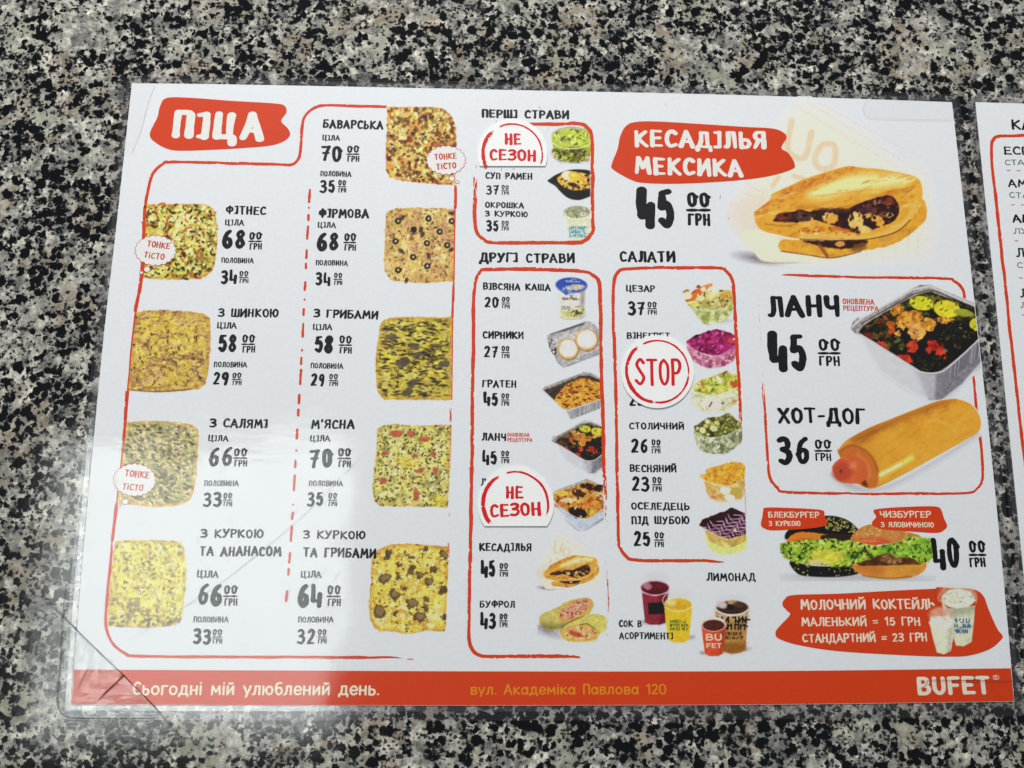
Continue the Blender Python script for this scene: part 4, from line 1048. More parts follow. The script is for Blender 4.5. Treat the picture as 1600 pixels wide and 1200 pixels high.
p.scribble(*zz(905, 940), *zz(1062, 966), (70, 70, 64), 1, .85, .02); p.scribble(*zz(900, 1012), *zz(975, 1048), (60, 60, 56), 2, .8, .15); p.scribble(*zz(1018, 1018), *zz(1060, 1032), (80, 80, 76), 1, .7)
p.build("dish_picture", main, ZP, "oatmeal cup with a blue foil lid")

def tray(p, zz, outer, inner, c_out=(168, 168, 166), c_in=(188, 184, 176)):
    m = p.poly(zz.pts(outer), c_out, .9, False, .4, 1, .22, 4); p.poly(zz.pts(inner), c_in, 1.2, True, 0, 1, .18, 4); return m
zz = M2; p = pic(zz, 760, 105, 1262, 545, 35); p.clip = p.pmask(zz.pts([(700, 60), (1248, 60), (1256, 560), (700, 560)]), .5, False)
m = tray(p, zz, [(768, 285), (775, 255), (800, 232), (960, 180), (1100, 128), (1150, 124), (1195, 150), (1228, 195), (1262, 330), (1262, 405), (1235, 425), (1090, 475), (960, 530), (905, 532), (865, 500), (835, 430), (800, 370)], [(835, 300), (870, 270), (1120, 190), (1175, 205), (1215, 300), (1210, 375), (1090, 430), (955, 475), (900, 455), (865, 390)])
p.line(zz.pts([(805, 240), (960, 188), (1100, 140)]), 2.2, (84, 84, 84), .85); p.line(zz.pts([(800, 236), (960, 180), (1100, 132)]), .9, (214, 214, 212), .9)
for q in range(26):
    a = q / 25; x, y = zz(905 + 190 * a, 205 - 63 * a); p.line([(x, y), (x + .6, y + 2.6)], .8, (60, 60, 62), .7)
p.specks(p.pmask(zz.pts([(775, 270), (830, 300), (860, 400), (830, 430), (795, 380)]), 1), 40, [(70, 70, 70), (210, 210, 208), (110, 104, 96), (40, 38, 36)], (.6, 1.7), (1, 2.2))
p.line(zz.pts([(840, 440), (905, 525), (960, 522), (1230, 418)]), 1.2, (120, 124, 134), .7)
for cx, cy, r in [(958, 372, 92), (1122, 290, 98)]:
    p.ell(*zz(cx + 4, cy + 8), (r + 4) * k, (r + 2) * k, (120, 96, 60), 0, 1.4, .7); p.ell(*zz(cx, cy), r * k, r * k * .97, (216, 168, 62), 0, .8); p.ell(*zz(cx + 2, cy - 4), (r - 13) * k, (r - 15) * k, (224, 222, 218), 0, 1.6, 1, .8, .06)
p.build("dish_picture", main, ZP, "foil tray with two round white cheese pancakes")

p = pic(zz, 720, 570, 1262, 1004, 36); p.clip = p.pmask(zz.pts([(700, 540), (1250, 540), (1256, 1020), (700, 1020)]), .5, False)
p.poly(zz.pts([(728, 738), (745, 712), (1070, 590), (1090, 578), (1170, 588), (1262, 645), (1262, 895), (1000, 998), (975, 990), (955, 925), (900, 890)]), (158, 156, 150), .9, False, .4, 1, .2, 4)
p.poly(zz.pts([(742, 742), (1075, 612), (1160, 612), (1262, 660), (1262, 800), (930, 910), (880, 880)]), (72, 62, 50), 1, False, .4, 1, .4, 3)
for q in range(22):
    a = q / 21; x, y = zz(770 + 290 * a, 718 - 112 * a); p.line([(x, y), (x + 1, y + 4)], .8, p.rnd.choice([(150, 148, 142), (50, 44, 38), (110, 104, 92)]), .8)
m = p.poly(zz.pts([(838, 830), (870, 775), (950, 690), (1060, 640), (1160, 648), (1265, 700), (1265, 815), (1140, 855), (1010, 900), (930, 912), (875, 875)]), (220, 160, 44), 1, True, 1, 1, .2, 4)
p.mottle(m, [((232, 186, 60), .3), ((206, 130, 44), .2)], 6); p.specks(m, 85, [(128, 62, 22), (96, 46, 20), (160, 84, 30)], (.6, 1.6), (1, 2.8), .88, .2)
p.poly(zz.pts([(940, 925), (1010, 905), (1262, 822), (1262, 893), (1000, 997), (976, 990)]), (158, 158, 158), .8, False, 0, 1, .1)
for q in range(24):
    a = q / 23; x, y = zz(1020 + 235 * a, 912 - 76 * a); p.line([(x, y), (x, y + 11)], .9, p.rnd.choice([(112, 112, 114), (196, 196, 196), (132, 132, 134)]), .7)
p.line(zz.pts([(735, 745), (850, 850), (930, 918), (1010, 905), (1255, 820)]), 1.4, (206, 206, 202), .9)
p.build("dish_picture", main, ZP, "foil tray of golden baked gratin")

def lunch(p, T):
    """the lunch box; T maps big-picture pixels into place"""
    B = lambda l: [T(*LZ(*q)) for q in l]
    s = T(*LZ(1004, 500)); s2 = T(*LZ(1000, 500)); k = (s[0] - s2[0]) / 4       # scale to place, per zoom px
    p.poly(B([(1150, 860), (1240, 800), (1330, 700), (1415, 640), (1412, 560), (1200, 700)]), (140, 140, 146), 30 * k, True, 0, .75)
    p.poly(B([(655, 450), (985, 655), (1050, 690), (1085, 860), (1062, 850), (900, 760), (780, 670)]), (206, 207, 210), 10 * k + .6, False, 0, 1, .05)
    p.poly(B([(1020, 690), (1060, 692), (1130, 690), (1210, 650), (1400, 470), (1420, 500), (1416, 610), (1290, 760), (1165, 855), (1140, 862), (1085, 860)]), (128, 128, 132), 3 * k + .5, False, 0, 1, .16, 5)
    p.poly(B([(985, 660), (1050, 690), (1130, 700), (1120, 860), (1085, 860), (1040, 800)]), (186, 186, 190), 9 * k + .5, False, 0, .8)
    for q in range(26):
        a = q / 25; c = T(*LZ(1225 + 180 * a, 650 - 150 * a)); d = T(*LZ(1215 + 180 * a, 730 - 140 * a))
        p.line([c, d], 6 * k, p.rnd.choice([(90, 90, 94), (170, 170, 174), (110, 110, 114)]), .55, .5)
    p.poly(B([(597, 412), (610, 368), (640, 345), (672, 348), (985, 160), (1030, 140), (1095, 142), (1160, 168), (1410, 272), (1410, 475), (1225, 640), (1150, 692), (1050, 690), (980, 656), (660, 456), (618, 440)]), (150, 148, 142), .7, False, 0, 1, .3, 4)
    p.line(B([(610, 400), (660, 352), (985, 170), (1090, 150), (1400, 280)]), 12 * k, (206, 206, 200), .85, .5, False)
    p.line(B([(660, 385), (985, 200), (1085, 172), (1150, 186), (1400, 300)]), 7 * k, (70, 66, 58), .8, .5, False)
    m = p.poly(B([(655, 425), (700, 380), (800, 320), (960, 228), (1080, 185), (1150, 205), (1405, 305), (1405, 462), (1210, 640), (1130, 685), (1040, 682), (980, 645), (760, 505), (662, 448)]), (38, 34, 20), .8, True, .5, 1, .5, 6)
    p.clip = m if p.clip is None else p.clip * m
    p.mottle(p.pmask(B([(700, 400), (960, 228), (1080, 185), (1150, 205), (1400, 305), (1400, 380), (1000, 330), (760, 480)]), 4 * k), [((86, 98, 34), .42), ((122, 122, 44), .2), ((44, 44, 20), .3)], 34 * k)
    p.specks(p.pmask(B([(660, 430), (860, 300), (900, 420), (760, 500)]), 4 * k), 26, [(150, 90, 50), (190, 100, 50), (96, 70, 34), (120, 40, 30)], (5 * k, 12 * k), (1, 3))
    for X, Y, rx, ry, c in [(1040, 255, 78, 44, (206, 206, 40)), (1198, 292, 82, 54, (216, 204, 46)), (1380, 388, 40, 40, (200, 198, 40)), (1300, 315, 60, 24, (150, 160, 50))]:
        p.ell(*T(*LZ(X, Y)), rx * k, ry * k, c, .15, .7, 1, 3 * k, .14)
    p.specks(p.pmask(B([(960, 215), (1110, 215), (1290, 260), (1270, 340), (1110, 300), (970, 290)]), 2), 16, [(70, 66, 24), (110, 110, 30)], (3 * k, 7 * k), (1, 3))
    for X, Y, rx, ry in [(885, 295, 42, 34), (960, 335, 80, 32), (930, 380, 50, 30), (1005, 420, 52, 70), (1085, 385, 40, 44), (1190, 362, 64, 20), (1010, 350, 40, 26), (890, 450, 22, 18)]:
        p.ell(*T(*LZ(X, Y)), rx * k, ry * k, p.rnd.choice([(214, 150, 52), (206, 138, 44), (222, 164, 78)]), p.rnd.uniform(-.4, .4), .7, 1, 16 * k, .42)
        p.specks(p.emask(*T(*LZ(X, Y)), rx * k, ry * k), 7, [(150, 90, 30), (236, 190, 104), (120, 70, 26)], (3 * k, 8 * k), (1, 2.6), .6)
    for X, Y, rx, ry, c in [(845, 395, 28, 26, (214, 108, 34)), (858, 425, 20, 20, (220, 92, 30)), (800, 518, 42, 26, (206, 66, 38)), (980, 528, 34, 42, (214, 74, 40)), (1130, 525, 62, 30, (196, 50, 34)), (1165, 575, 36, 26, (220, 70, 38)), (935, 605, 52, 26, (204, 60, 38)), (1090, 545, 30, 20, (190, 60, 40)), (700, 460, 40, 18, (120, 44, 34))]:
        p.ell(*T(*LZ(X, Y)), rx * k, ry * k, c, p.rnd.uniform(-.3, .6), .7, .95, 13 * k, .3)
    for X, Y, rx, ry in [(1240, 420, 80, 50), (1320, 450, 60, 40), (1180, 470, 50, 34), (1060, 640, 60, 40), (870, 500, 60, 34), (780, 415, 50, 26), (1130, 620, 50, 40)]:
        m_ = p.emask(*T(*LZ(X, Y)), rx * k, ry * k, 0, 2 * k + .6, 14 * k); p.fill(m_, (34, 38, 20), .9, .5, 14 * k); p.specks(m_, 26, [(58, 70, 30), (20, 22, 12), (84, 92, 44)], (3 * k, 6 * k), (1, 1.6), .8)
    p.specks(p.pmask(B([(1180, 400), (1380, 400), (1380, 470), (1200, 620), (1020, 660), (990, 580), (1180, 490)]), 2), 40, [(20, 18, 12), (12, 10, 8), (66, 56, 34), (120, 110, 90)], (3 * k, 9 * k), (1, 2.4))
    p.specks(p.pmask(B([(740, 470), (960, 470), (980, 520), (900, 560)]), 2), 20, [(74, 82, 34), (96, 104, 44), (40, 40, 20)], (5 * k, 10 * k), (1, 3))
    p.clip = None
    p.line(B([(660, 452), (985, 655), (1050, 688), (1140, 690), (1215, 650), (1400, 480)]), 10 * k, (206, 206, 206), .85, .5)

zz = M3; p = pic(zz, 795, 85, 1268, 585, 37, .7)
lunch(p, lambda x, y: (861.8 + (x - 1329.5) * .475, 657.5 + (y - 446) * .457))
p.a *= p.pmask(zz.pts([(780, 60), (1256, 60), (1264, 600), (780, 600)]), .4, False); p.c = p.c * (p.a > .02)[..., None] + np.array(PAPER_C) * (p.a <= .02)[..., None]
p.build("dish_picture", main, ZP, "small picture of a foil lunch box")

p = pic(zz, 810, 605, 1282, 1085, 38); p.clip = p.pmask(zz.pts([(780, 580), (1268, 580), (1280, 1100), (780, 1100)]), .5, False)
p.poly(zz.pts([(930, 980), (1060, 1080), (1100, 1078), (1270, 960), (1270, 985), (1100, 1085), (1050, 1085)]), (120, 120, 124), 1.6, True, 0, .7)
p.poly(zz.pts([(822, 790), (850, 870), (960, 985), (1060, 1068), (1100, 1070), (1285, 945), (1285, 860), (1160, 955)]), (186, 196, 206), .9, False, 0, 1, .07)
p.poly(zz.pts([(820, 760), (835, 725), (1130, 615), (1180, 640), (1290, 690), (1290, 890), (1160, 968), (1090, 974), (1000, 946), (860, 855)]), (176, 172, 150), .9, False, .4, 1, .2, 4)
m = p.poly(zz.pts([(830, 795), (860, 745), (1010, 690), (1125, 645), (1180, 660), (1290, 705), (1290, 870), (1160, 960), (1090, 970), (1000, 940), (870, 850)]), (206, 156, 50), .9, True, .8, 1, .3, 5)
p.mottle(m, [((186, 150, 44), .3), ((214, 130, 44), .28), ((130, 70, 30), .2)], 8)
for X, Y, rx, ry, c in [(1050, 925, 80, 44, (36, 28, 20)), (1010, 895, 50, 30, (48, 34, 22)), (1130, 690, 66, 34, (54, 34, 22)), (1230, 700, 50, 30, (46, 34, 24)), (1060, 745, 60, 34, (76, 46, 28)), (970, 812, 84, 26, (230, 204, 146)), (900, 745, 60, 24, (222, 186, 60)), (1160, 800, 24, 22, (206, 84, 40)), (1200, 845, 50, 30, (224, 146, 50)), (1110, 850, 60, 28, (214, 120, 40)), (890, 850, 60, 24, (206, 120, 44)), (1230, 755, 50, 20, (226, 196, 130)), (1170, 920, 40, 24, (222, 176, 60)), (1110, 720, 40, 20, (226, 160, 60))]:
    p.ell(*zz(X, Y), rx * k, ry * k, c, p.rnd.uniform(-.3, .3), .8, .95, 1.4, .2)
p.specks(m, 40, [(60, 36, 22), (210, 90, 40), (236, 200, 110)], (.6, 1.7), (1, 2.4))
p.line(zz.pts([(835, 810), (870, 860), (1000, 948), (1090, 976), (1165, 965), (1280, 880)]), 1.3, (214, 218, 222), .9)
p.build("dish_picture", main, ZP, "foil lunch tray with browned vegetables")

def quesadilla(p, T, small=False):
    B = lambda l: [T(*QZ(*q)) for q in l]
    s, s2 = T(*QZ(1004, 500)), T(*QZ(1000, 500)); k = (s[0] - s2[0]) / 4
    e = lambda X, Y, rx, ry, c, rot=0, so=.8, op=1, wob=0, var=0: p.ell(*T(*QZ(X, Y)), rx * k, ry * k, c, rot, so, op, wob * k, var)
    # wrapping paper, fading into the white
    p.poly(B([(150, 700), (200, 560), (480, 110), (620, 90), (900, 250), (1130, 440), (1290, 520), (1310, 960), (1100, 1000), (330, 1030), (230, 960)]), (234, 224, 203), 70 * k, True, 0, .95)
    p.poly(B([(90, 720), (160, 640), (330, 600), (300, 900), (200, 900), (110, 800)]), (224, 200, 176), 50 * k, True, 0, .7)
    p.poly(B([(250, 960), (420, 870), (420, 1000), (310, 1035)]), (214, 200, 176), 20 * k, True, 0, .8)
    e(260, 1015, 110, 26, (104, 104, 110), .15, 22 * k, .8); e(400, 1040, 110, 5, (110, 110, 110), 0, 4 * k + .4, .6)
    for (x0, y0, x1, y1, n) in [(470, 40, 1130, 440, 40), (560, 30, 1190, 420, 40), (640, 40, 1180, 330, 34), (520, 80, 900, 320, 24), (190, 545, 300, 610, 12), (165, 600, 300, 640, 12), (80, 680, 170, 650, 8), (310, 880, 320, 1010, 12)]:
        for q in range(n):
            a = (q + p.rnd.uniform(-.3, .3)) / n; c = T(*QZ(x0 + (x1 - x0) * a, y0 + (y1 - y0) * a + p.rnd.uniform(-4, 4)))
            p.line([c, (c[0] + 7 * k, c[1] + 11 * k)], 5 * k, (214, 186, 172), .5, .6)
    for i, X in enumerate([930, 1030, 1110, 1190, 1250, 1305, 1350]):
        for q in range(15):
            if p.rnd.random() < .8:
                Yq = 480 + 540 * (q + p.rnd.random()) / 15 if X > 1280 else 870 + 150 * (q + p.rnd.random()) / 15
                c = T(*QZ(X, Yq)); p.line([c, (c[0] + 14 * k, c[1])], 5 * k, (222, 192, 168), .55, .6)
    oc = (230, 194, 158)
    for st, w in (([(470, 155), (440, 320), (490, 382), (555, 372), (592, 225)], 40), ([(665, 300), (735, 310), (730, 430), (655, 455), (615, 415), (625, 350), (665, 300)], 38), ([(350, 560), (385, 510)], 34), ([(480, 500), (540, 515)], 32)):
        p.line(B(st), w * k, oc, .95, 5 * k + .4)
    p.poly(B([(150, 860), (200, 930), (232, 978), (300, 1036), (520, 1040), (740, 1026), (620, 990), (420, 960), (390, 900), (280, 840)]), (232, 221, 194), 7 * k, True, 0, .95)
    p.line(B([(232, 980), (300, 1038), (500, 1042)]), 4 * k, (150, 144, 132), .6, 2 * k + .3)
    # lower folded tortilla
    m = p.poly(B([(395, 905), (480, 898), (760, 905), (950, 890), (1150, 820), (1250, 720), (1285, 640), (1312, 720), (1285, 800), (1110, 925), (900, 970), (720, 1012), (560, 990), (402, 968)]), (216, 158, 46), 3 * k + .4, True, 5 * k, 1, .16, 40 * k)
    p.poly(B([(540, 905), (700, 905), (940, 900), (880, 950), (700, 950)]), (60, 32, 28), 4 * k + .4, True, 6 * k)
    p.line(B([(640, 930), (690, 1000)]), 22 * k, (130, 84, 48), .8, 4 * k); e(770, 925, 32, 18, (206, 150, 80), 0, 3 * k, 1, 5); e(890, 945, 50, 24, (130, 90, 40), -.3, 5 * k, .8, 8)
    e(1080, 880, 80, 20, (200, 150, 70), -.4, 8 * k, .7, 8)
    p.line(B([(402, 970), (560, 992), (720, 1012), (900, 972)]), 8 * k, (110, 64, 22), .7, 3 * k)
    # upper tortilla
    m = p.poly(B([(232, 735), (262, 705), (330, 650), (350, 610), (470, 555), (560, 515), (740, 458), (825, 438), (905, 448), (1030, 458), (1190, 488), (1262, 520), (1287, 600), (1268, 680), (1190, 800), (1080, 862), (940, 896), (730, 896), (520, 892), (400, 870), (268, 830)]), (222, 166, 54), 2.5 * k + .4, True, 0, 1, .1, 60 * k)
    p.clip = m
    p.poly(B([(560, 600), (800, 500), (1000, 490), (1190, 500), (1180, 550), (900, 590), (650, 640)]), (240, 222, 150), 30 * k, True, 0, .95)
    p.poly(B([(330, 640), (480, 545), (830, 430), (900, 455), (640, 560), (430, 680)]), (212, 148, 46), 26 * k, True, 0, .75)
    p.poly(B([(520, 680), (800, 690), (950, 640), (1130, 580), (1130, 610), (930, 680), (760, 720), (520, 715)]), (190, 122, 30), 14 * k, True, 0, .7)
    p.specks(m, 60, [(236, 206, 130), (206, 146, 44)], (6 * k, 14 * k), (3, 7), .35, -.3)
    p.line(B([(620, 625), (800, 605), (970, 585)]), 7 * k, (190, 130, 50), .5, 4 * k)
    f = p.poly(B([(350, 782), (420, 730), (480, 722), (520, 708), (575, 722), (640, 714), (790, 712), (920, 660), (1085, 622), (1142, 705), (1110, 780), (1040, 810), (960, 842), (880, 856), (820, 842), (700, 800), (600, 775), (480, 792)]), (58, 32, 28), 2 * k + .4, True, 4 * k, 1, .4, 30 * k)
    e(420, 752, 52, 26, (116, 46, 32), -.1, 4 * k); e(540, 755, 60, 30, (82, 62, 54), .1, 5 * k, .9, 5, .3); e(960, 690, 90, 40, (84, 48, 56), -.3, 8 * k, .9, 10, .3); e(1070, 660, 40, 26, (140, 66, 40), -.3, 6 * k, .9, 6)
    e(720, 720, 100, 20, (70, 44, 48), 0, 6 * k, .9, 6)
    for X, Y, rx, ry in [(710, 765, 46, 34), (690, 750, 26, 20), (870, 780, 46, 56), (910, 830, 60, 24), (1000, 770, 40, 20), (1020, 790, 30, 26), (940, 745, 24, 14), (1080, 745, 26, 14), (600, 790, 12, 22)]:
        e(X, Y, rx, ry, p.rnd.choice([(222, 172, 72), (214, 160, 60), (230, 190, 100)]), p.rnd.uniform(-.5, .5), 2.5 * k + .3, 1, 12, .15)
    for X, Y, rx, ry in [(545, 840, 36, 20), (640, 830, 30, 18), (735, 828, 40, 14), (800, 840, 40, 12)]: e(X, Y, rx, ry, (200, 110, 34), 0, 5 * k, .85, 6, .2)
    p.poly(B([(262, 800), (350, 786), (480, 792), (530, 830), (520, 890), (300, 850)]), (216, 160, 46), 6 * k, True, 0, .9)
    p.line(B([(300, 800), (420, 812), (500, 800)]), 9 * k, (150, 100, 26), .55, 5 * k)
    p.line(B([(530, 880), (760, 870), (930, 888), (1080, 845), (1190, 770), (1250, 660)]), 26 * k, (232, 182, 88), .8, 8 * k)
    p.line(B([(1150, 640), (1200, 600), (1240, 560)]), 7 * k, (160, 100, 26), .5, 4 * k)
    p.specks(m, 90, [(176, 112, 34), (196, 130, 44), (150, 96, 34)], (3 * k, 8 * k), (1, 5), .35, -.25)
    p.specks(p.pmask(B([(240, 720), (470, 560), (830, 440), (830, 470), (480, 620), (300, 740)]), 10 * k), 60, [(176, 100, 34), (196, 120, 44)], (5 * k, 12 * k), (1, 3), .4, -.4)
    p.specks(f, 46, [(30, 16, 16), (110, 62, 50), (84, 52, 56), (150, 100, 60), (40, 24, 22)], (4 * k, 12 * k), (1, 3), .85)
    p.specks(p.pmask(B([(520, 800), (860, 840), (900, 870), (540, 870)]), 6 * k), 24, [(206, 110, 36), (236, 190, 100), (170, 90, 30)], (4 * k, 9 * k), (1, 2.4), .8)
    p.clip = None
    p.line(B([(520, 896), (760, 902), (950, 894), (1120, 850), (1210, 775)]), 7 * k, (84, 46, 22), .7, 3 * k)

p = Pic(1128, 150, 1468, 418, 41, .9); p.grain = .10; p.chroma = 1.0; quesadilla(p, lambda x, y: (x, y))
p.build("dish_picture", menu, ZP, "large picture of a filled golden tortilla on wrapping paper")
p = Pic(826, 812, 952, 926, 42, .7); quesadilla(p, lambda x, y: (849.5 + (x - 1179) * .322, 868 + (y - 260) * .345 - (x - 1300) * .012), True)
p.build("dish_picture", main, ZP, "small picture of a filled tortilla")

zz = M4; p = pic(zz, 685, 755, 1310, 1175, 43)
p.ell(*zz(800, 1080), 22, 6, (150, 150, 156), .25, 4, .7); p.clip = p.pmask(zz.pts([(600, 700), (1296, 700), (1306, 1200), (600, 1200)]), .5, False)
m = p.poly(zz.pts([(700, 955), (722, 912), (860, 850), (960, 792), (1100, 768), (1160, 778), (1188, 830), (1155, 900), (1100, 942), (960, 1000), (870, 1048), (780, 1057), (712, 1005)]), (196, 184, 92), .9, True, 0, 1, .08, 10)
p.shade(p.pmask(zz.pts([(700, 1000), (960, 1000), (1100, 945), (960, 1010), (860, 1060), (720, 1050)]), 5), .72)
f = p.emask(*zz(1022, 872), 29.5, 13.5, -.5, .9, .6); p.fill(f, (218, 160, 60)); f = p.emask(*zz(1020, 868), 26, 11, -.5, 1, 1.2); p.fill(f, (214, 156, 118), 1, .2, 4); p.specks(f, 50, [(130, 50, 34), (180, 96, 70), (232, 190, 150), (150, 60, 40)], (.6, 1.4), (1, 3))
m = p.poly(zz.pts([(888, 1095), (925, 1015), (1100, 932), (1200, 908), (1292, 940), (1306, 1040), (1240, 1092), (1200, 1148), (1060, 1162), (950, 1152)]), (206, 198, 92), .9, True, 0, 1, .08, 10)
p.line(zz.pts([(890, 1080), (925, 1010), (1100, 928)]), 1.5, (90, 66, 30), .6, 1)
f = p.emask(*zz(1062, 1082), 30, 13, .0, .9, .6); p.fill(f, (216, 168, 66)); f = p.emask(*zz(1064, 1082), 26, 11, .0, 1, 1.2); p.fill(f, (222, 176, 104), 1, .2, 4); p.specks(f, 30, [(200, 110, 60), (236, 206, 140), (130, 90, 40)], (.6, 1.4), (1, 3))
p.ell(*zz(1030, 1090), 12, 4, (188, 74, 44), .3, 1, .9, 1.2); p.line(zz.pts([(1060, 1010), (1130, 1000), (1200, 1050)]), 1.6, (92, 70, 34), .8)
p.build("dish_picture", main, ZP, "two cut filled rolls")

# ---- salads
zz = S1; p = pic(zz, 715, 405, 1195, 795, 51)
p.ell(*zz(1090, 755), 12, 2.4, (160, 160, 160), -.1, 2, .6)
m = p.poly(zz.pts([(748, 580), (820, 590), (960, 610), (1180, 560), (1135, 715), (1080, 752), (1000, 765), (960, 786), (905, 772), (832, 680)]), (176, 186, 112), 1.2, True, .5, 1, .2, 6)
p.mottle(m, [((146, 160, 70), .3), ((206, 210, 150), .3)], 7)
m = p.poly(zz.pts([(745, 560), (800, 520), (900, 470), (1000, 480), (1100, 470), (1180, 500), (1175, 580), (1060, 640), (920, 640), (800, 620)]), (198, 190, 104), 1, True, 1, 1, .25, 5)
p.poly(zz.pts([(750, 575), (800, 500), (870, 455), (975, 420), (985, 435), (900, 500), (850, 560)]), (222, 112, 44), .9, True, .8, 1, .18)
for X, Y, rx, ry, c in [(755, 485, 30, 14, (170, 120, 50)), (770, 525, 34, 34, (230, 218, 170)), (950, 440, 40, 18, (214, 140, 60)), (865, 445, 16, 14, (140, 80, 40)), (910, 470, 26, 20, (236, 222, 176)), (880, 550, 34, 24, (228, 216, 160)), (1000, 480, 50, 30, (232, 226, 186)), (1110, 520, 44, 40, (206, 160, 56)), (960, 530, 40, 24, (216, 206, 130)), (930, 600, 60, 30, (170, 160, 74)), (1080, 590, 50, 40, (176, 150, 66)), (1010, 600, 40, 36, (196, 184, 110)), (830, 600, 40, 20, (206, 206, 110))]:
    p.ell(*zz(X, Y), rx * k, ry * k, c, p.rnd.uniform(-.6, .6), .8, .95, 1.2, .15)
p.specks(m, 34, [(96, 92, 40), (74, 66, 30), (236, 230, 190)], (.6, 1.3), (1, 2.4))
p.line(zz.pts([(860, 650), (960, 662), (1130, 640)]), 1.2, (226, 228, 196), .7)
p.build("dish_picture", salad, ZP, "salad with orange fish and croutons in a clear tub")

def tub(zz, X0, Y0, X1, Y1, seed, body, bc, bmott, topp, tc, tmott, clipx=None, sp=()):
    p = pic(zz, X0, Y0, X1, Y1, seed)
    m = p.poly(zz.pts(body), bc, 1.3, True, .5, 1, .18, 5); p.mottle(m, bmott, 6)
    t = p.poly(zz.pts(topp), tc, .9, True, 1.2, 1, .2, 5); p.mottle(t, tmott, 6)
    for n, cols, r, el in sp: p.specks(t, n, cols, r, el)
    return p, m, t

p, m, t = tub(zz, 745, 815, 1225, 1185, 52, [(770, 960), (790, 1080), (860, 1130), (960, 1172), (1120, 1142), (1205, 1060), (1212, 950), (960, 1030)], (196, 126, 148), [((170, 92, 120), .3), ((222, 164, 170), .25), ((150, 60, 96), .15)],
    [(758, 945), (800, 905), (850, 880), (950, 845), (1020, 828), (1130, 850), (1212, 900), (1205, 970), (1120, 1030), (1050, 1056), (960, 1052), (850, 1012)], (166, 32, 104), [((192, 56, 126), .3), ((126, 20, 70), .28)], None, [(40, [(206, 96, 156), (96, 14, 50), (186, 40, 110)], (.8, 2.4), (1, 3))])
p.ell(*zz(850, 885), 4.5, 2, (40, 30, 36), -.3); p.ell(*zz(950, 850), 3.5, 2, (50, 24, 40), -.6); p.ell(*zz(1150, 915), 10, 6.5, (160, 40, 80), .3); p.ell(*zz(1160, 925), 6.5, 4, (206, 76, 62), .3, 1); p.ell(*zz(1185, 912), 2, 1.4, (236, 226, 220))
p.line(zz.pts([(770, 965), (850, 1020), (960, 1058), (1060, 1056), (1205, 965)]), 1.2, (226, 180, 196), .75)
p.build("dish_picture", salad, ZP, "magenta beetroot salad in a clear tub")
zz = S2
p, m, t = tub(zz, 790, 220, 1240, 605, 53, [(803, 405), (822, 520), (870, 570), (950, 596), (1085, 582), (1195, 525), (1230, 460), (1232, 380), (950, 440)], (204, 206, 166), [((188, 196, 130), .3), ((224, 222, 200), .3)],
    [(818, 375), (870, 315), (1000, 270), (1100, 240), (1222, 275), (1232, 380), (1090, 420), (950, 436), (850, 412)], (196, 200, 70), [((216, 212, 96), .3), ((150, 170, 54), .3)], None, [(40, [(96, 120, 40), (226, 226, 170), (120, 130, 50), (206, 206, 60)], (.8, 2), (1, 2.4))])
p.ell(*zz(1010, 520), 12, 11, (222, 212, 202), .3, 1.2, 1, 1); p.line([zz(960, 545), zz(985, 505)], 2, (90, 76, 60)); p.ell(*zz(900, 345), 2, 6, (206, 110, 60), -.3); p.ell(*zz(1100, 240), 5, 1.6, (170, 80, 50), -.5); p.ell(*zz(1190, 345), 8, 4.5, (206, 84, 50), .1, 1, 1, 1); p.ell(*zz(1045, 300), 3, 7, (232, 222, 190), -.5); p.ell(*zz(1080, 515), 2, 2, (110, 130, 60)); p.ell(*zz(1185, 500), 4, 3, (206, 150, 90))
p.line(zz.pts([(805, 405), (870, 425), (970, 462), (1100, 420), (1225, 370)]), 1.2, (228, 228, 210), .8)
p.build("dish_picture", salad, ZP, "green vegetable salad with an onion ring in a clear tub")
p, m, t = tub(zz, 820, 595, 1255, 975, 54, [(830, 760), (855, 890), (890, 935), (970, 962), (1105, 962), (1180, 920), (1248, 850), (1250, 730), (1030, 820)], (150, 160, 118), [((196, 202, 160), .35), ((108, 118, 74), .3), ((222, 222, 196), .12)],
    [(828, 730), (880, 690), (945, 645), (1040, 640), (1130, 605), (1190, 650), (1240, 690), (1225, 745), (1130, 790), (1040, 815), (930, 810), (855, 785)], (110, 116, 52), [((90, 84, 40), .3), ((150, 156, 66), .25), ((60, 60, 28), .15)], None, [(26, [(206, 206, 110), (196, 200, 120), (76, 84, 36), (130, 140, 60)], (1, 2.2), (1, 1.5))])
for X, Y, r in [(900, 755, 34), (945, 680, 26), (985, 705, 26), (1000, 740, 34), (1030, 690, 24), (870, 790, 24), (930, 720, 22)]: p.ell(*zz(X, Y), r * k, r * k * .8, p.rnd.choice([(206, 206, 100), (170, 180, 80), (212, 214, 150)]), .5, .8, .95, .8, .1)
p.line(zz.pts([(835, 770), (930, 818), (1040, 820), (1140, 790), (1240, 740)]), 1.1, (214, 218, 196), .7)
p.build("dish_picture", salad, ZP, "olive green pea salad in a clear tub")
zz = S3
p, m, t = tub(zz, 865, 80, 1285, 490, 55, [(930, 290), (945, 410), (985, 455), (1060, 478), (1190, 465), (1262, 435), (1268, 270), (1120, 340)], (212, 178, 96), [((196, 166, 60), .3), ((226, 196, 130), .3), ((206, 140, 90), .15)],
    [(878, 240), (935, 230), (930, 195), (1040, 160), (1160, 125), (1268, 145), (1272, 260), (1200, 305), (1130, 335), (1000, 310), (920, 285)], (228, 166, 40), [((236, 190, 60), .35), ((206, 136, 34), .25)], None, [(40, [(240, 200, 80), (206, 130, 30), (226, 170, 40)], (.5, .9), (3, 9)), (10, [(90, 60, 24)], (.5, .9), (1, 1.5))])
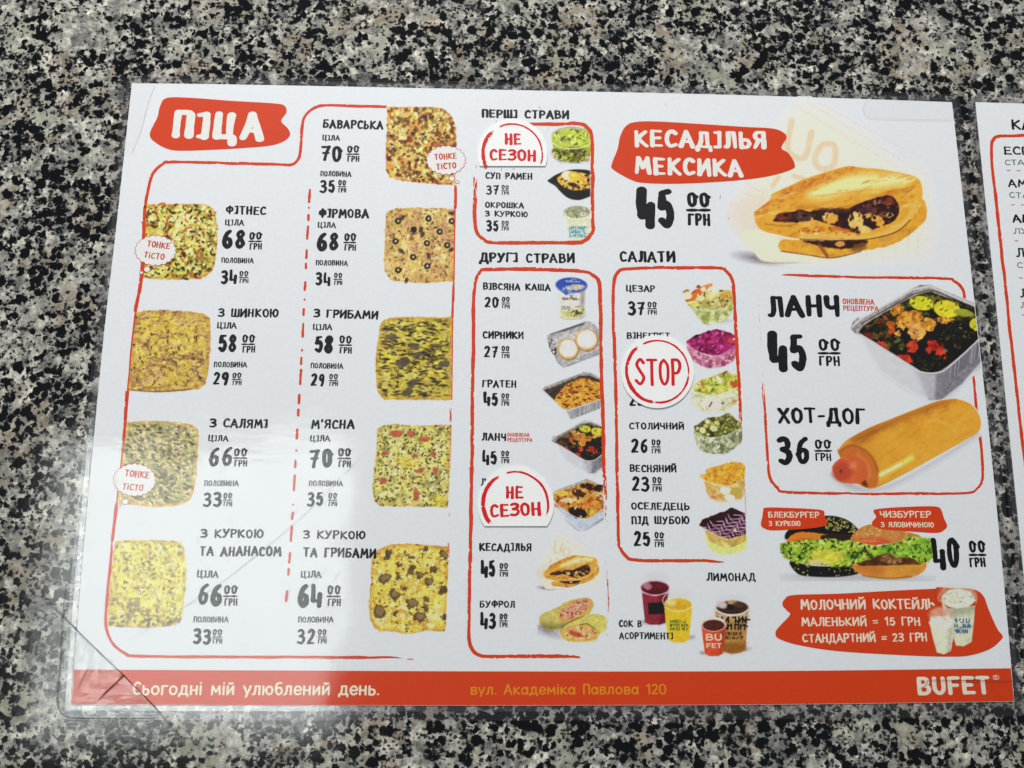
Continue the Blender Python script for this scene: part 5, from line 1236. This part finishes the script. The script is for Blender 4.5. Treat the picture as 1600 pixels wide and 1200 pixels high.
for a, b in (((985, 180), (985, 130)), ((1165, 130), (1165, 95)), ((940, 230), (880, 240)), ((1040, 180), (1090, 300)), ((1170, 160), (1165, 260)), ((1120, 150), (1000, 190))): p.line([zz(*a), zz(*b)], 1, (232, 180, 60), .8)
p.ell(*zz(1105, 380), 8, 6, (236, 228, 206), .3, 1, 1, 1); p.ell(*zz(1145, 445), 8, 6, (232, 226, 204), .1, 1, 1, 1); p.ell(*zz(1200, 390), 8, 7, (186, 176, 60), .1, 1.2, .9, 1); p.ell(*zz(1000, 440), 5, 2.6, (206, 110, 80), .3, 1, .8)
p.line(zz.pts([(925, 295), (1040, 335), (1140, 345), (1265, 280)]), 1.1, (236, 214, 160), .75)
p.build("dish_picture", salad, ZP, "salad topped with orange straws in a clear tub")
p = pic(zz, 860, 520, 1315, 960, 56)
p.poly(zz.pts([(935, 830), (960, 780), (1280, 800), (1292, 860), (1270, 915), (1120, 955), (990, 920)]), (210, 222, 110), 3.5, True, 0, .95); p.clip = p.pmask(zz.pts([(840, 500), (1280, 500), (1296, 980), (840, 980)]), .5, False)
p.poly(zz.pts([(920, 730), (955, 830), (1110, 900), (1190, 880), (1300, 820), (1300, 750), (1130, 810)]), (204, 172, 84), 1, False, .5, 1, .18, 5)
p.poly(zz.pts([(1060, 820), (1120, 920), (1150, 910), (1130, 860)]), (222, 226, 130), 1.4, True, 0, .8)
p.poly(zz.pts([(870, 688), (900, 665), (935, 705), (905, 712)]), (206, 156, 60), .8)
t = p.poly(zz.pts([(872, 690), (900, 640), (1040, 585), (1110, 560), (1160, 530), (1300, 590), (1300, 765), (1140, 812), (1030, 775)]), (58, 20, 32), .8, False, 1, 1, .3, 5)
p.clip = p.clip * t
for q in range(15):
    x, y = 880 + 26 * q, 700 - 9.5 * q + (40 if q % 2 else 0); pts_ = [zz(x + 20 * math.sin(j * 1.7 + q) + j * 27, y + j * 15 + 13 * math.cos(j * 2.1 + q)) for j in range(9)]
    p.line(pts_, 1.3, p.rnd.choice([(206, 160, 192), (190, 140, 176), (216, 178, 200)]), .92, .5)
p.clip = None
p.line(zz.pts([(880, 700), (1030, 782), (1140, 816), (1282, 762)]), 1.0, (226, 200, 150), .7); p.ell(*zz(1190, 735), 3, 2.4, (224, 196, 150))
p.build("dish_picture", salad, ZP, "layered herring salad with pink zigzag dressing")

# ---- drinks
zz = S4
def cup(p, zz, body, bc, tx, ty, rx, ry, rim, liquid, so=.8):
    m = p.poly(zz.pts(body), bc, so, False, 0, 1, .05); p.ell(*zz(tx, ty), rx * k, ry * k, rim, 0, .8); p.ell(*zz(tx, ty + 4), (rx - 9) * k, (ry - 8) * k, liquid, 0, .9, 1, 0, .12); return m
p = pic(zz, 335, 120, 840, 790, 61)
p.ell(*zz(480, 190), 20, 11, (206, 204, 206), 0, 5, .5); p.ell(*zz(700, 360), 21, 14, (214, 212, 206), 0, 5, .5)
p.ell(*zz(390, 585), 8, 2.6, (130, 126, 128), .2, 2.4, .7); p.ell(*zz(790, 722), 8, 2.6, (130, 128, 120), -.2, 2.4, .7)
m = cup(p, zz, [(360, 320), (475, 350), (592, 325), (580, 470), (570, 590), (520, 607), (430, 607), (388, 585), (372, 450)], (150, 48, 60), 477, 275, 130, 66, (206, 150, 160), (96, 24, 34))
p.ell(*zz(410, 262), 7, 5.5, (190, 130, 144), .4, 1.2, .85, 1); p.ell(*zz(520, 262), 9, 4, (124, 40, 50), 0, 2, .7); p.shade(p.pmask(zz.pts([(520, 340), (592, 325), (572, 590), (520, 605)]), 5, False), .72)
p.line(zz.pts([(358, 310), (475, 348), (596, 312)]), 1.4, (214, 156, 166), .9)
p.poly(zz.pts([(415, 412), (562, 405), (560, 508), (420, 515)]), (32, 12, 18), .8, False, .6)
m = cup(p, zz, [(560, 455), (685, 485), (808, 455), (795, 610), (780, 742), (735, 765), (640, 767), (600, 745), (575, 600)], (232, 192, 32), 684, 425, 126, 62, (228, 208, 130), (222, 176, 28))
p.ell(*zz(620, 405), 8, 6, (232, 214, 150), .3, 2, .8); p.line(zz.pts([(560, 430), (545, 380), (580, 330)]), 1.6, (222, 206, 190), .8); p.line(zz.pts([(562, 450), (685, 488), (806, 450)]), 1.4, (240, 222, 140), .9)
p.scribble(*zz(612, 562), *zz(760, 662), (52, 104, 44), 3, .9)
p.build("drink_picture", menu, ZP, "red juice cup behind a yellow juice cup")
p = pic(zz, 870, 330, 1345, 900, 62)
p.ell(*zz(1160, 380), 25, 13, (206, 208, 208), 0, 5, .45); p.ell(*zz(905, 858), 6, 2.4, (130, 128, 126), .2, 2, .7); p.ell(*zz(1285, 828), 8, 2.6, (140, 138, 134), -.2, 2.2, .7)
m = p.poly(zz.pts([(1012, 480), (1165, 520), (1312, 475), (1298, 660), (1285, 832), (1240, 860), (1160, 866), (1095, 850), (1040, 700)]), (182, 136, 66), .8, False, 0, 1, .1)
p.fill(p.pmask(zz.pts([(1015, 480), (1312, 475), (1306, 560), (1020, 560)]), 6, False), (196, 176, 140), .85); p.fill(p.pmask(zz.pts([(1060, 770), (1290, 770), (1285, 832), (1160, 866), (1095, 850)]), 3, False), (150, 92, 26), .8)
p.ell(*zz(1165, 452), 150 * k, 68 * k, (204, 200, 190), 0, .8); p.ell(*zz(1168, 452), 140 * k, 60 * k, (66, 46, 32), 0, .9, 1, 0, .35); p.ell(*zz(1070, 425), 9, 6, (212, 196, 188), .3, 1.6, .9, 1); p.ell(*zz(1165, 405), 8, 3.6, (196, 170, 110), 0, 1.2, .85); p.ell(*zz(1150, 450), 5, 4, (30, 22, 18), .4, 1); p.ell(*zz(1220, 430), 8, 4, (96, 70, 46), .3, 1.2, .8)
p.line(zz.pts([(1012, 470), (1090, 512), (1165, 522), (1250, 510), (1312, 470)]), 1.7, (226, 222, 212), .9)
p.scribble(*zz(1030, 530), *zz(1300, 600), (32, 24, 16), 1, .95); p.scribble(*zz(1100, 595), *zz(1290, 660), (32, 24, 16), 1, .95); p.scribble(*zz(1090, 668), *zz(1262, 740), (60, 44, 24), 2, .8)
m = p.poly(zz.pts([(888, 600), (1000, 665), (1114, 605), (1100, 740), (1085, 862), (1040, 886), (965, 888), (922, 866), (905, 740)]), (222, 84, 42), .7, False)
p.shade(p.pmask(zz.pts([(1060, 640), (1114, 605), (1085, 862), (1050, 880)]), 4, False), .8)
p.ell(*zz(1000, 602), 112 * k, 66 * k, (226, 208, 190), 0, .7); p.ell(*zz(1000, 612), 98 * k, 50 * k, (92, 44, 34), 0, .8, 1, 0, .15)
p.build("drink_picture", menu, ZP, "orange paper cup in front of a glass of lemonade")
fl = Flat(); c = mat_ink("cup letter cream", (226, 200, 170))
x0, y0 = zz(926, 752); x1, _ = zz(1078, 752); letters(fl, "BU", x0, y0, x1, 11.8, .25, ZT, rough=.2, gap=.16)
x0, y0 = zz(934, 818); x1, _ = zz(1074, 818); letters(fl, "FET", x0, y0, x1, 8.4, .25, ZT, rough=.2, gap=.16)
fl.build("cup_lettering", c, menu)

# ---- big lunch box, hot dog, burgers, shakes (printed over their frame)
p = Pic(1322, 440, 1532, 632, 71, .85); p.grain = .10; p.chroma = 1.0; lunch(p, lambda x, y: (x, y))
ee = side_pts(Rr, 60)
# the print ends with the paper's right edge
exy = np.array([[x, y] for x, y in catmull(Rr, 12)]); lim = np.interp(p.Y, exy[:, 1], exy[:, 0]) - 1.0
p.a = np.where(p.X < lim, p.a, 0); p.X = np.minimum(p.X, lim)
p.build("dish_picture", special, ZP2, "large picture of a foil lunch box with potatoes and chicken")

zz = HZ; kk = .25; p = pic(zz, 460, 80, 1425, 680, 72, .9); p.grain = .10; p.chroma = 1.0
p.poly(zz.pts([(480, 560), (560, 640), (700, 668), (900, 610), (1200, 440), (1390, 310), (1300, 380), (1000, 560), (740, 665)]), (150, 148, 152), 5, True, 0, .7)
bun = p.poly(zz.pts([(518, 432), (528, 400), (560, 362), (612, 326), (720, 270), (860, 214), (1000, 158), (1130, 110), (1210, 95), (1262, 94), (1340, 122), (1392, 180), (1410, 245), (1392, 300), (1310, 352), (1180, 425), (1050, 498), (900, 580), (800, 630), (740, 652), (690, 648), (620, 600)]), (212, 152, 42), .8, True, 0, 1, .08, 30)
p.clip = bun
p.poly(zz.pts([(500, 440), (560, 350), (720, 265), (1000, 150), (1130, 105), (1180, 130), (1060, 190), (880, 260), (720, 340), (640, 420)]), (176, 102, 34), 11, True, 0, .75); p.poly(zz.pts([(760, 400), (1000, 300), (1250, 180), (1380, 200), (1380, 280), (1150, 400), (900, 520), (780, 560)]), (222, 166, 50), 14, True, 0, .8)
p.specks(p.pmask(zz.pts([(560, 380), (860, 220), (1180, 120), (1180, 180), (800, 300), (600, 400)]), 5), 70, [(130, 70, 26), (160, 90, 34), (110, 60, 26)], (.6, 2), (2, 6), .4, -.4)
p.mottle(bun, [((206, 142, 36), .3), ((228, 174, 62), .3)], 34, 60, .9); p.specks(bun, 60, [(190, 122, 36), (232, 184, 84), (176, 110, 34)], (.8, 2.0), (2, 7), .16, -.45); p.poly(zz.pts([(620, 330), (860, 225), (1130, 118), (1250, 100), (1180, 130), (900, 235), (660, 360)]), (164, 92, 30), 5, True, 0, .55)
p.line(zz.pts([(770, 575), (860, 530), (975, 462)]), 7, (246, 226, 110), .95, 4); p.line(zz.pts([(780, 568), (910, 500)]), 2.6, (254, 248, 200), .95, 1.5)
p.line(zz.pts([(740, 640), (900, 572), (1180, 420), (1390, 290)]), 4, (206, 168, 60), .6, 3); p.line(zz.pts([(1110, 220), (1200, 250), (1260, 300)]), 2, (232, 190, 90), .5, 2)
p.poly(zz.pts([(518, 440), (545, 400), (590, 378), (650, 388), (710, 430), (760, 500), (772, 575), (755, 640), (690, 650), (630, 610), (560, 520)]), (196, 112, 46), 2, True, 0, .95)
p.line(zz.pts([(530, 420), (590, 385), (660, 400), (730, 455), (765, 540)]), 2.4, (150, 80, 34), .6, 2); p.line(zz.pts([(640, 440), (700, 500), (715, 580)]), 4, (222, 138, 66), .6, 3); p.ell(*zz(675, 612), 9, 4, (96, 44, 24), .8, 1.5, .85, 1)
p.clip = None
p.poly(zz.pts([(482, 530), (500, 490), (545, 458), (610, 452), (680, 480), (705, 540), (690, 595), (640, 622), (570, 620), (510, 598)]), (206, 104, 56), .9, True, 0, 1, .06, 12)
p.ell(*zz(545, 545), 15.5, 16, (186, 76, 48), .2, 4, .85); p.ell(*zz(610, 512), 6, 5, (226, 136, 84), .3, 3.4, .8); p.ell(*zz(536, 545), 2.4, 3, (130, 50, 32), 0, 1.4, .8); p.ell(*zz(660, 560), 7, 12, (206, 100, 44), .2, 4, .7)
p.build("dish_picture", special, ZP2, "large picture of a hot dog in a closed bun")

zz = BZ; kb = 1 / 3.8095; p = pic(zz, 145, 85, 1075, 485, 73, .85); p.grain = .10; p.chroma = 1.0
p.ell(*zz(450, 462), 60, 5, (150, 150, 150), 0, 4, .6); p.ell(*zz(820, 470), 44, 4, (150, 150, 150), 0, 4, .6)
m = p.poly(zz.pts([(182, 240), (190, 190), (290, 125), (420, 98), (520, 112), (590, 155), (615, 215), (420, 225), (260, 222)]), (30, 25, 20), .8, True, 0, 1, .25); p.specks(p.pmask(zz.pts([(420, 105), (520, 115), (590, 160), (605, 200), (480, 190), (400, 170), (380, 130)]), 1), 85, [(176, 180, 84), (196, 196, 110), (150, 156, 66)], (.7, 1.1), (1.2, 2.2), .95)
p.poly(zz.pts([(180, 262), (230, 205), (310, 196), (420, 208), (500, 225), (440, 240), (330, 258), (220, 285)]), (214, 130, 40), .9, True, 1); p.ell(*zz(270, 250), 18, 4, (206, 90, 44), -.15, 1, .95, .8); p.poly(zz.pts([(400, 215), (560, 205), (600, 240), (420, 248)]), (56, 44, 26), .9, True, 1)
m = p.poly(zz.pts([(205, 370), (330, 395), (480, 400), (610, 395), (620, 440), (500, 462), (330, 460), (250, 442)]), (26, 22, 18), .8, True, 0, 1, .2); p.specks(m, 26, [(186, 180, 90), (150, 146, 70)], (.7, 1.2), (1.3, 2.2), .9)
m = p.poly(zz.pts([(572, 250), (600, 190), (680, 150), (800, 160), (900, 192), (975, 215), (1002, 255), (900, 268), (700, 262)]), (196, 134, 64), .8, True, 0, 1, .1); p.specks(m, 60, [(222, 190, 120), (210, 170, 96)], (.7, 1.1), (1.3, 2.2), .9); p.line(zz.pts([(580, 245), (660, 235), (760, 232)]), 4, (206, 96, 44), .7, 2)
p.ell(*zz(720, 256), 23, 4.6, (206, 92, 46), -.05, .9, 1, .8); p.ell(*zz(690, 250), 13, 2, (222, 130, 84), 0, 1, .8)
m = p.poly(zz.pts([(575, 395), (700, 385), (850, 380), (1008, 372), (1005, 425), (935, 463), (800, 475), (650, 458)]), (206, 146, 54), .8, True, 0, 1, .1); p.line(zz.pts([(640, 455), (800, 472), (930, 460)]), 2, (130, 86, 34), .6, 1.4); p.fill(p.pmask(zz.pts([(590, 395), (740, 395), (760, 440), (640, 440)]), 4), (200, 112, 46), .7)
p.poly(zz.pts([(600, 300), (980, 300), (985, 390), (620, 395)]), (92, 74, 34), 1, False, 1, 1, .3)
p.poly(zz.pts([(590, 370), (760, 350), (960, 345), (1000, 375), (800, 392), (640, 396)]), (96, 60, 34), .9, True, 1.5, 1, .3); p.ell(*zz(815, 355), 18, 8, (150, 106, 60), 0, 1.2, .9, 2, .3); p.specks(p.emask(*zz(815, 355), 18, 8), 18, [(186, 146, 90), (90, 56, 34)], (.8, 1.8))
m = p.poly(zz.pts([(152, 300), (160, 262), (250, 248), (340, 240), (430, 235), (520, 245), (580, 250), (640, 262), (720, 275), (800, 268), (880, 250), (900, 215), (960, 225), (1000, 235), (1058, 240), (1062, 340), (1000, 382), (930, 350), (860, 345), (780, 320), (720, 340), (640, 370), (540, 398), (440, 395), (330, 385), (250, 380), (180, 350)]), (150, 186, 44), .9, True, 2.6, 1, .22, 4)
p.mottle(m, [((176, 204, 70), .3), ((108, 160, 50), .25), ((64, 84, 24), .16), ((206, 216, 110), .14)], 6); p.specks(m, 130, [(50, 66, 20), (36, 42, 16), (204, 220, 96), (64, 96, 26)], (.6, 1.8), (1, 2.8), .9)
p.fill(p.pmask(zz.pts([(960, 240), (1058, 245), (1060, 340), (980, 345), (760, 320), (740, 290), (880, 285)]), 5), (100, 180, 50), .35)
m = p.emask(*zz(430, 340), 27, 11, .05, 2, 2); p.fill(m, (206, 202, 66), .95, .2, 5); m = p.emask(*zz(360, 375), 14, 4, .1, 2, 1); p.fill(m, (216, 200, 130), .9)
p.build("dish_picture", menu, ZP2, "black bun burger beside a golden bun burger")

def lab(pts, lines):
    b = banner(pts); fl = Flat()
    for s, x0, y, x1, h, kw in lines: letters(fl, s, x0, y, x1, h, kw.pop('w', .19), ZT, **kw)
    fl.build("banner_lettering", mat_ink("banner cream", (236, 214, 190)), b); return b
lab([(1197.5, 793), (1240, 793.8), (1277.5, 796), (1287.5, 798.8), (1288, 803.8), (1289.6, 809), (1293, 817.5), (1285, 822.5), (1260, 826), (1210, 828.8), (1195, 826), (1188.8, 820), (1191, 807.5), (1192.5, 797.5)],
    [("БЛЕКБУРГЕР", 1200, 809, 1280.5, 10, {'rough': .6}), ("З КУРКОЮ", 1201, 822, 1251, 8.6, {'rough': .6})])
lab([(1367.5, 796), (1395, 793), (1445, 791), (1465, 792), (1471, 797.5), (1475, 810), (1479.5, 820), (1477.5, 826), (1465, 832.5), (1430, 831), (1380, 827), (1363.8, 821), (1363, 815), (1368.8, 807.5), (1365, 800)],
    [("ЧИЗБУРГЕР", 1374.6, 809, 1455, 11, {'rough': .6}), ("З ЯЛОВИЧИНОЮ", 1376, 824, 1459.6, 8.8, {'rough': .5})])
price(menu, "40", 1457, 1503.5, 839, 889, 1513.3, 1541, 844.5, 886.5, z=ZT, w=.175)
lab([(1240.4, 929.6), (1311, 927.5), (1416, 921.8), (1495, 919), (1524, 921.8), (1537, 932), (1545, 953), (1558, 982), (1566, 992.6), (1564.6, 999), (1547.5, 1013.6), (1516, 1024), (1482, 1026), (1416, 1024), (1311, 1017.6), (1248, 1008), (1217, 998), (1211.5, 988.7), (1217, 979.5), (1234, 961), (1230, 954.6), (1222.5, 945.4), (1226, 936)],
    [("МОЛОЧНИЙ КОКТЕЙЛЬ", 1250.6, 953.5, 1461, 17, {'yb1': 952}), ("МАЛЕНЬКИЙ = 15 ГРН", 1252, 979.2, 1439, 14.6, {'yb1': 978}), ("СТАНДАРТНИЙ = 23 ГРН", 1253.6, 1004.5, 1449.5, 14.6, {'yb1': 1003})])
p = pic(zz, 1015, 500, 1330, 930, 74, .85)
mb = p.pmask([(1416, 921.8), (1495, 919), (1524, 921.8), (1537, 932), (1545, 953), (1558, 982), (1566, 992.6), (1540, 1040), (1416, 1040), (1400, 980)], .6)
p.c = p.c * (1 - mb[..., None]) + np.array((205, 61, 7.)) * mb[..., None]
p.ell(*zz(1205, 560), 28, 16, (214, 212, 200), 0, 5, .5); p.line(zz.pts([(1095, 610), (1090, 580), (1130, 530)]), 2, (216, 176, 146), .7, 1.2); p.line(zz.pts([(1312, 625), (1316, 580), (1280, 535)]), 2, (216, 180, 150), .7, 1.2)
p.poly(zz.pts([(1105, 605), (1150, 650), (1310, 632), (1300, 740), (1288, 850), (1240, 876), (1195, 872), (1170, 800), (1130, 700)]), (204, 208, 172), 1, False, 0, 1, .05); p.shade(p.pmask(zz.pts([(1120, 650), (1310, 625), (1306, 670), (1130, 700)]), 5), .84)
p.ell(*zz(1208, 592), 26, 15, (216, 218, 194), 0, 1, 1, 0, .1); p.specks(p.emask(*zz(1208, 580), 24, 12), 40, [(232, 232, 216), (190, 192, 160)], (.8, 2)); p.line(zz.pts([(1105, 600), (1150, 628), (1210, 636), (1270, 625), (1312, 600)]), 1.5, (230, 230, 212), .9)
p.scribble(*zz(1185, 708), *zz(1276, 802), (32, 92, 150), 3, .9)
p.ell(*zz(1100, 690), 18, 13, (222, 170, 140), 0, 3, .8); p.poly(zz.pts([(1035, 730), (1110, 770), (1185, 745), (1178, 830), (1165, 905), (1120, 924), (1080, 912), (1055, 820)]), (216, 218, 186), 1, False, 0, 1, .05); p.ell(*zz(1108, 735), 19, 10, (224, 224, 208), 0, 1.2, 1, 1, .08); p.specks(p.emask(*zz(1100, 715), 16, 9), 20, [(232, 230, 220), (206, 196, 178)], (.8, 2)); p.shade(p.pmask(zz.pts([(1150, 770), (1185, 745), (1165, 905), (1140, 915)]), 4, False), .86)
p.build("drink_picture", menu, ZT + .012 * MM, "two white milkshake cups")

# ---- thin dough callouts
def callout(cx, cy, rx, ry, n, lines, dots, rot):
    fl = Flat()
    def scal(e, zlev, mi):
        pt = []
        for i in range(n):
            a0 = 2 * math.pi * i / n
            for j in range(5):
                a = a0 + 2 * math.pi / n * j / 5; bump = math.sin(math.pi * j / 5) * 2.2
                pt.append(P(cx + (rx - 2 + bump + e) * math.cos(a), cy + (ry - 2 + bump + e) * math.sin(a)))
        fl.poly(pt[::-1], zlev, mi)
    scal(.45, ZB, 0); scal(-.55, ZB + .008 * MM, 1)
    for x, y, r in dots:
        for e, zl, mi in ((.5, ZB, 0), (-.5, ZB + .008 * MM, 1)):
            fl.poly([P(x + (r + e) * math.cos(-t), y + (r + e) * .85 * math.sin(-t)) for t in np.linspace(0, 2 * math.pi, 16, False)], zl, mi)
    for s, x0, y, x1, h in lines: letters(fl, s, x0, y, x1, h, .2, ZT, rough=.8, mi=0, rot=rot)
    return fl.build("callout", [M_BROWN, M_CALL], pizza)
callout(697, 250.5, 31, 23, 20, [("ТОНКЕ", 678.5, 250.8, 714.5, 10.3), ("ТІСТО".replace("І", "i"), 681.5, 266, 714, 10.5)], [(706, 279, 4.6), (714.6, 284.6, 2.8)], .10)
callout(243, 391.5, 32.5, 24, 20, [("ТОНКЕ", 228.5, 386, 266, 10.5), ("ТiСТО", 223.5, 403, 257.5, 10.5)], [(229.8, 421, 5), (221, 426, 2.8)], -.10)
callout(210.5, 750, 33.5, 26, 22, [("ТОНКЕ", 193.5, 744.5, 233.5, 11.5), ("ТiСТО", 190, 765, 224, 11)], [(195.6, 784, 5.4), (186, 790, 3)], -.09)

# ================================================================== STICKERS
def sticker(label, cx, cy, r, cut, ringr, lines, arc, seed, mats=None, group=None):
    root = empty("round_sticker", label, "sticker", (P(cx, cy)[0], P(cx, cy)[1], .47 * MM), group)
    off = Vector(root.location)
    def par(o): o.location = -off
    # disc (with its straight cut) as a thin slab
    q = []
    for t in np.linspace(0, 2 * math.pi, 72, False):
        x, y = cx + r * math.cos(t), cy + r * math.sin(t)
        if cut and y > cut: continue
        q.append((t, x, y))
    if cut:
        dy = math.asin((cut - cy) / r)
        q = [a for a in q]; q.append((dy, cx + r * math.cos(dy), cut)); q.append((math.pi - dy, cx - r * math.cos(dy), cut)); q.sort()
    pp = [P(x, y) for _, x, y in q][::-1]; n = len(pp)
    v = [(a, b, .62 * MM) for a, b in pp] + [(a, b, .47 * MM) for a, b in pp]
    par(new_obj("paper_disc", v, [tuple(range(n)), tuple(range(2 * n - 1, n - 1, -1))] + [(n + i, n + (i + 1) % n, (i + 1) % n, i) for i in range(n)], M_STICK, root))
    fl = Flat(); zz_ = .63 * MM
    for a0, a1, w, ov in arc:
        pts_ = [(cx + (ringr + ov * math.sin(t * 2)) * math.cos(t), cy + (ringr + ov * math.sin(t * 2)) * math.sin(t)) for t in np.linspace(math.radians(a0), math.radians(a1), max(5, int(abs(a1 - a0) / 14)))]
        ribbon(fl, pts_, w, zz_, 0, seed, (.3, .35), (5, 9), lanes=5, taper=(6, 14), wvar=.2); seed += 1
    par(fl.build("brushed_ring", M_CRIM, root))
    fl = Flat()
    for s, x0, y, x1, h, kw in lines: letters(fl, s, x0, y, x1, h, kw.pop('w', .23), zz_, **kw)
    par(fl.build("lettering", M_CRIM, root)); return root

sticker("white round sticker with red out of season wording, under the first heading, smaller one", 800.8, 241, 54.6, 260, 46.5,
        [("НЕ", 787.5, 227.7, 815, 19.7, {}), ("СЕЗОН", 763.3, 252.3, 838.2, 19.5, {})], [(150, 233, 6.4, .8), (240, 384, 2.8, .6), (383, 384.5, 2, 0)], 300)
sticker("white round sticker with red out of season wording, beside the tray of browned vegetables", 805.8, 788, 59.6, 822, 50.5,
        [("НЕ", 789.2, 779.8, 818, 22, {}), ("СЕЗОН", 765, 810.5, 846, 23, {'yb1': 806})], [(140, 242, 6.6, .8), (250, 383, 3.4, .6)], 320)
sticker("white round sticker with a red ring reading STOP, on the salad column", 1027.2, 581, 57, None, 48.6,
        [("STOP", 991.5, 603, 1065.5, 43, {'w': .115, 'rough': .4, 'gap': .16})], [(95, 235, 5.6, .8), (238, 372, 3.0, .6), (5, 100, 3.4, .5)], 340)

# ================================================================== CLEAR CORNERS, SCRATCHES AND DUST
def sheet3(name, pts, mat, parent):
    v = [P(x, y, z * MM) + (z * MM,) for x, y, z in pts]
    tri = tessellate_polygon([[Vector((a, b, 0)) for a, b, _ in v]])
    fs = []
    for t in tri:
        (x0, y0, _), (x1, y1, _), (x2, y2, _) = (v[i] for i in t)
        fs.append(tuple(t) if (x1 - x0) * (y2 - y0) - (x2 - x0) * (y1 - y0) > 0 else tuple(reversed(t)))
    return new_obj(name, v, fs, mat, parent)


def crease(name, pts, w, z, mat, parent, seed=1, taper=(6, 6), lanes=2, smooth=True):
    fl = Flat(); ribbon(fl, pts, w, z, 0, seed, (.1, .1), (0, 0), lanes, taper, .2, smooth, 1.5); return fl.build(name, mat, parent)


def pocket(label, pts, lip, lipw, seed, mat=None, zl=.74):
    root = empty("corner_pocket", label, "corner pocket", (0, 0, 0), "clear corner pockets holding the menu")
    sheet3("clear_film", pts, mat or M_POCKET, root); crease("free_edge", lip, lipw, zl * MM, M_LINE2 if lipw < .5 else M_LINE, root, seed); return root
pk = pocket("crumpled clear corner pocket over the menu's lower left corner, with a dark free edge", [(44, 1146, .06), (46, 1040, .12), (49, 948, .08), (67, 932, .2), (100, 963, .5), (150, 1012, .7), (193, 1055, .72), (240, 1103, .6), (285, 1150, .16), (278, 1158, .06), (160, 1151, .1)],
            [(65, 931), (78, 943), (110, 974), (150, 1013), (193, 1055), (238, 1100), (272, 1140), (284, 1155)], 1.0, 401)
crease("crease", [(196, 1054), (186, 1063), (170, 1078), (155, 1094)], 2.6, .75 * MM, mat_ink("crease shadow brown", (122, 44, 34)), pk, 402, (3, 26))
for i, l in enumerate([[(140, 1040), (130, 1060), (124, 1076)], [(170, 1036), (178, 1028)]]): crease("crease", l, .6, .75 * MM, M_LINE, pk, 410 + i)
pocket("clear corner pocket over the top left corner of the large menu", [(182, 112, .56), (262, 116, .56), (243, 134, .56), (228, 178, .56), (206, 238, .56), (170, 262, .56)], [(243, 133), (232, 160), (222, 200), (206, 240)], .35, 403, M_POCKET2, .58)
pocket("clear corner pocket over the top right corner of the large menu", [(1508, 146, .56), (1512, 192, .56), (1488, 189, .56), (1400, 187, .56), (1358, 184, .56), (1349, 173, .56), (1352, 156, .56), (1362, 142, .56)], [(1354, 157), (1348.5, 171), (1358, 184), (1400, 186.5), (1486, 188)], .35, 404, M_POCKET2, .58)
pocket("clear corner pocket over the lower right corner of the large menu", [(1606, 1112, .56), (1432, 1118, .56), (1434, 1098, .56), (1435, 1078, .56), (1446, 1070, .56), (1453, 1062, .56), (1583, 1063, .56), (1602, 1064, .56)], [(1435, 1077), (1444, 1071.5), (1448, 1066), (1453, 1062.6), (1500, 1063), (1582, 1064)], .7, 405, M_POCKET2, .58)
crease('pouch_edge', [(104, 905), (98, 968), (94.5, 1030), (90, 1085), (91, 1103), (97, 1115), (110, 1121.5), (150, 1122.5), (205, 1123), (262, 1121)], .9, .5 * MM, M_LINE, menu, 430, (20, 30))
# long scratch and a few short ones in the film
M_SCR = mat_ink("scratch grey", (166, 164, 160))
fl = Flat(); rs = random.Random(8)
ribbon(fl, [(195, 1004), (260, 965), (330, 922), (400, 868), (480, 800), (575, 702)], .55, .47 * MM, 0, 501, (.6, .6), (30, 80), 2, (40, 60), .3)
ribbon(fl, [(470, 930), (520, 880)], .4, .47 * MM, 0, 502, (.6, .6), (10, 20), 2, (10, 10), .3)
for i in range(46):
    x, y = rs.uniform(130, 560), rs.uniform(660, 1090); a = rs.gauss(.75, .5); L = rs.uniform(5, 26)
    ribbon(fl, [(x, y), (x + L * math.cos(a) * .5, y - L * math.sin(a) * .5), (x + L * math.cos(a), y - L * math.sin(a))], .32, .47 * MM, 0, 510 + i, (.6, .6), (3, 6), 2, (4, 4), .3)
fl.build("scratches", M_SCR, menu)
M_SMUDGE = mat_ink("smudge grey", (176, 178, 180))
for i in range(34):
    fl = Flat()
    x, y = (rs.uniform(215, 1500), rs.uniform(150, 1035)) if i > 16 else (rs.uniform(735, 880), rs.uniform(150, 275))
    ribbon(fl, [(x, y), (x + rs.uniform(-2, 2), y + rs.uniform(1, 4)), (x + rs.uniform(-3, 3), y + rs.uniform(3, 7))], rs.uniform(.3, 1.0), .47 * MM, 0, 600 + i, (.8, .8), (2, 2), 2, (3, 3), .5)
    if fl.f: fl.build("smudge", M_SMUDGE, menu)
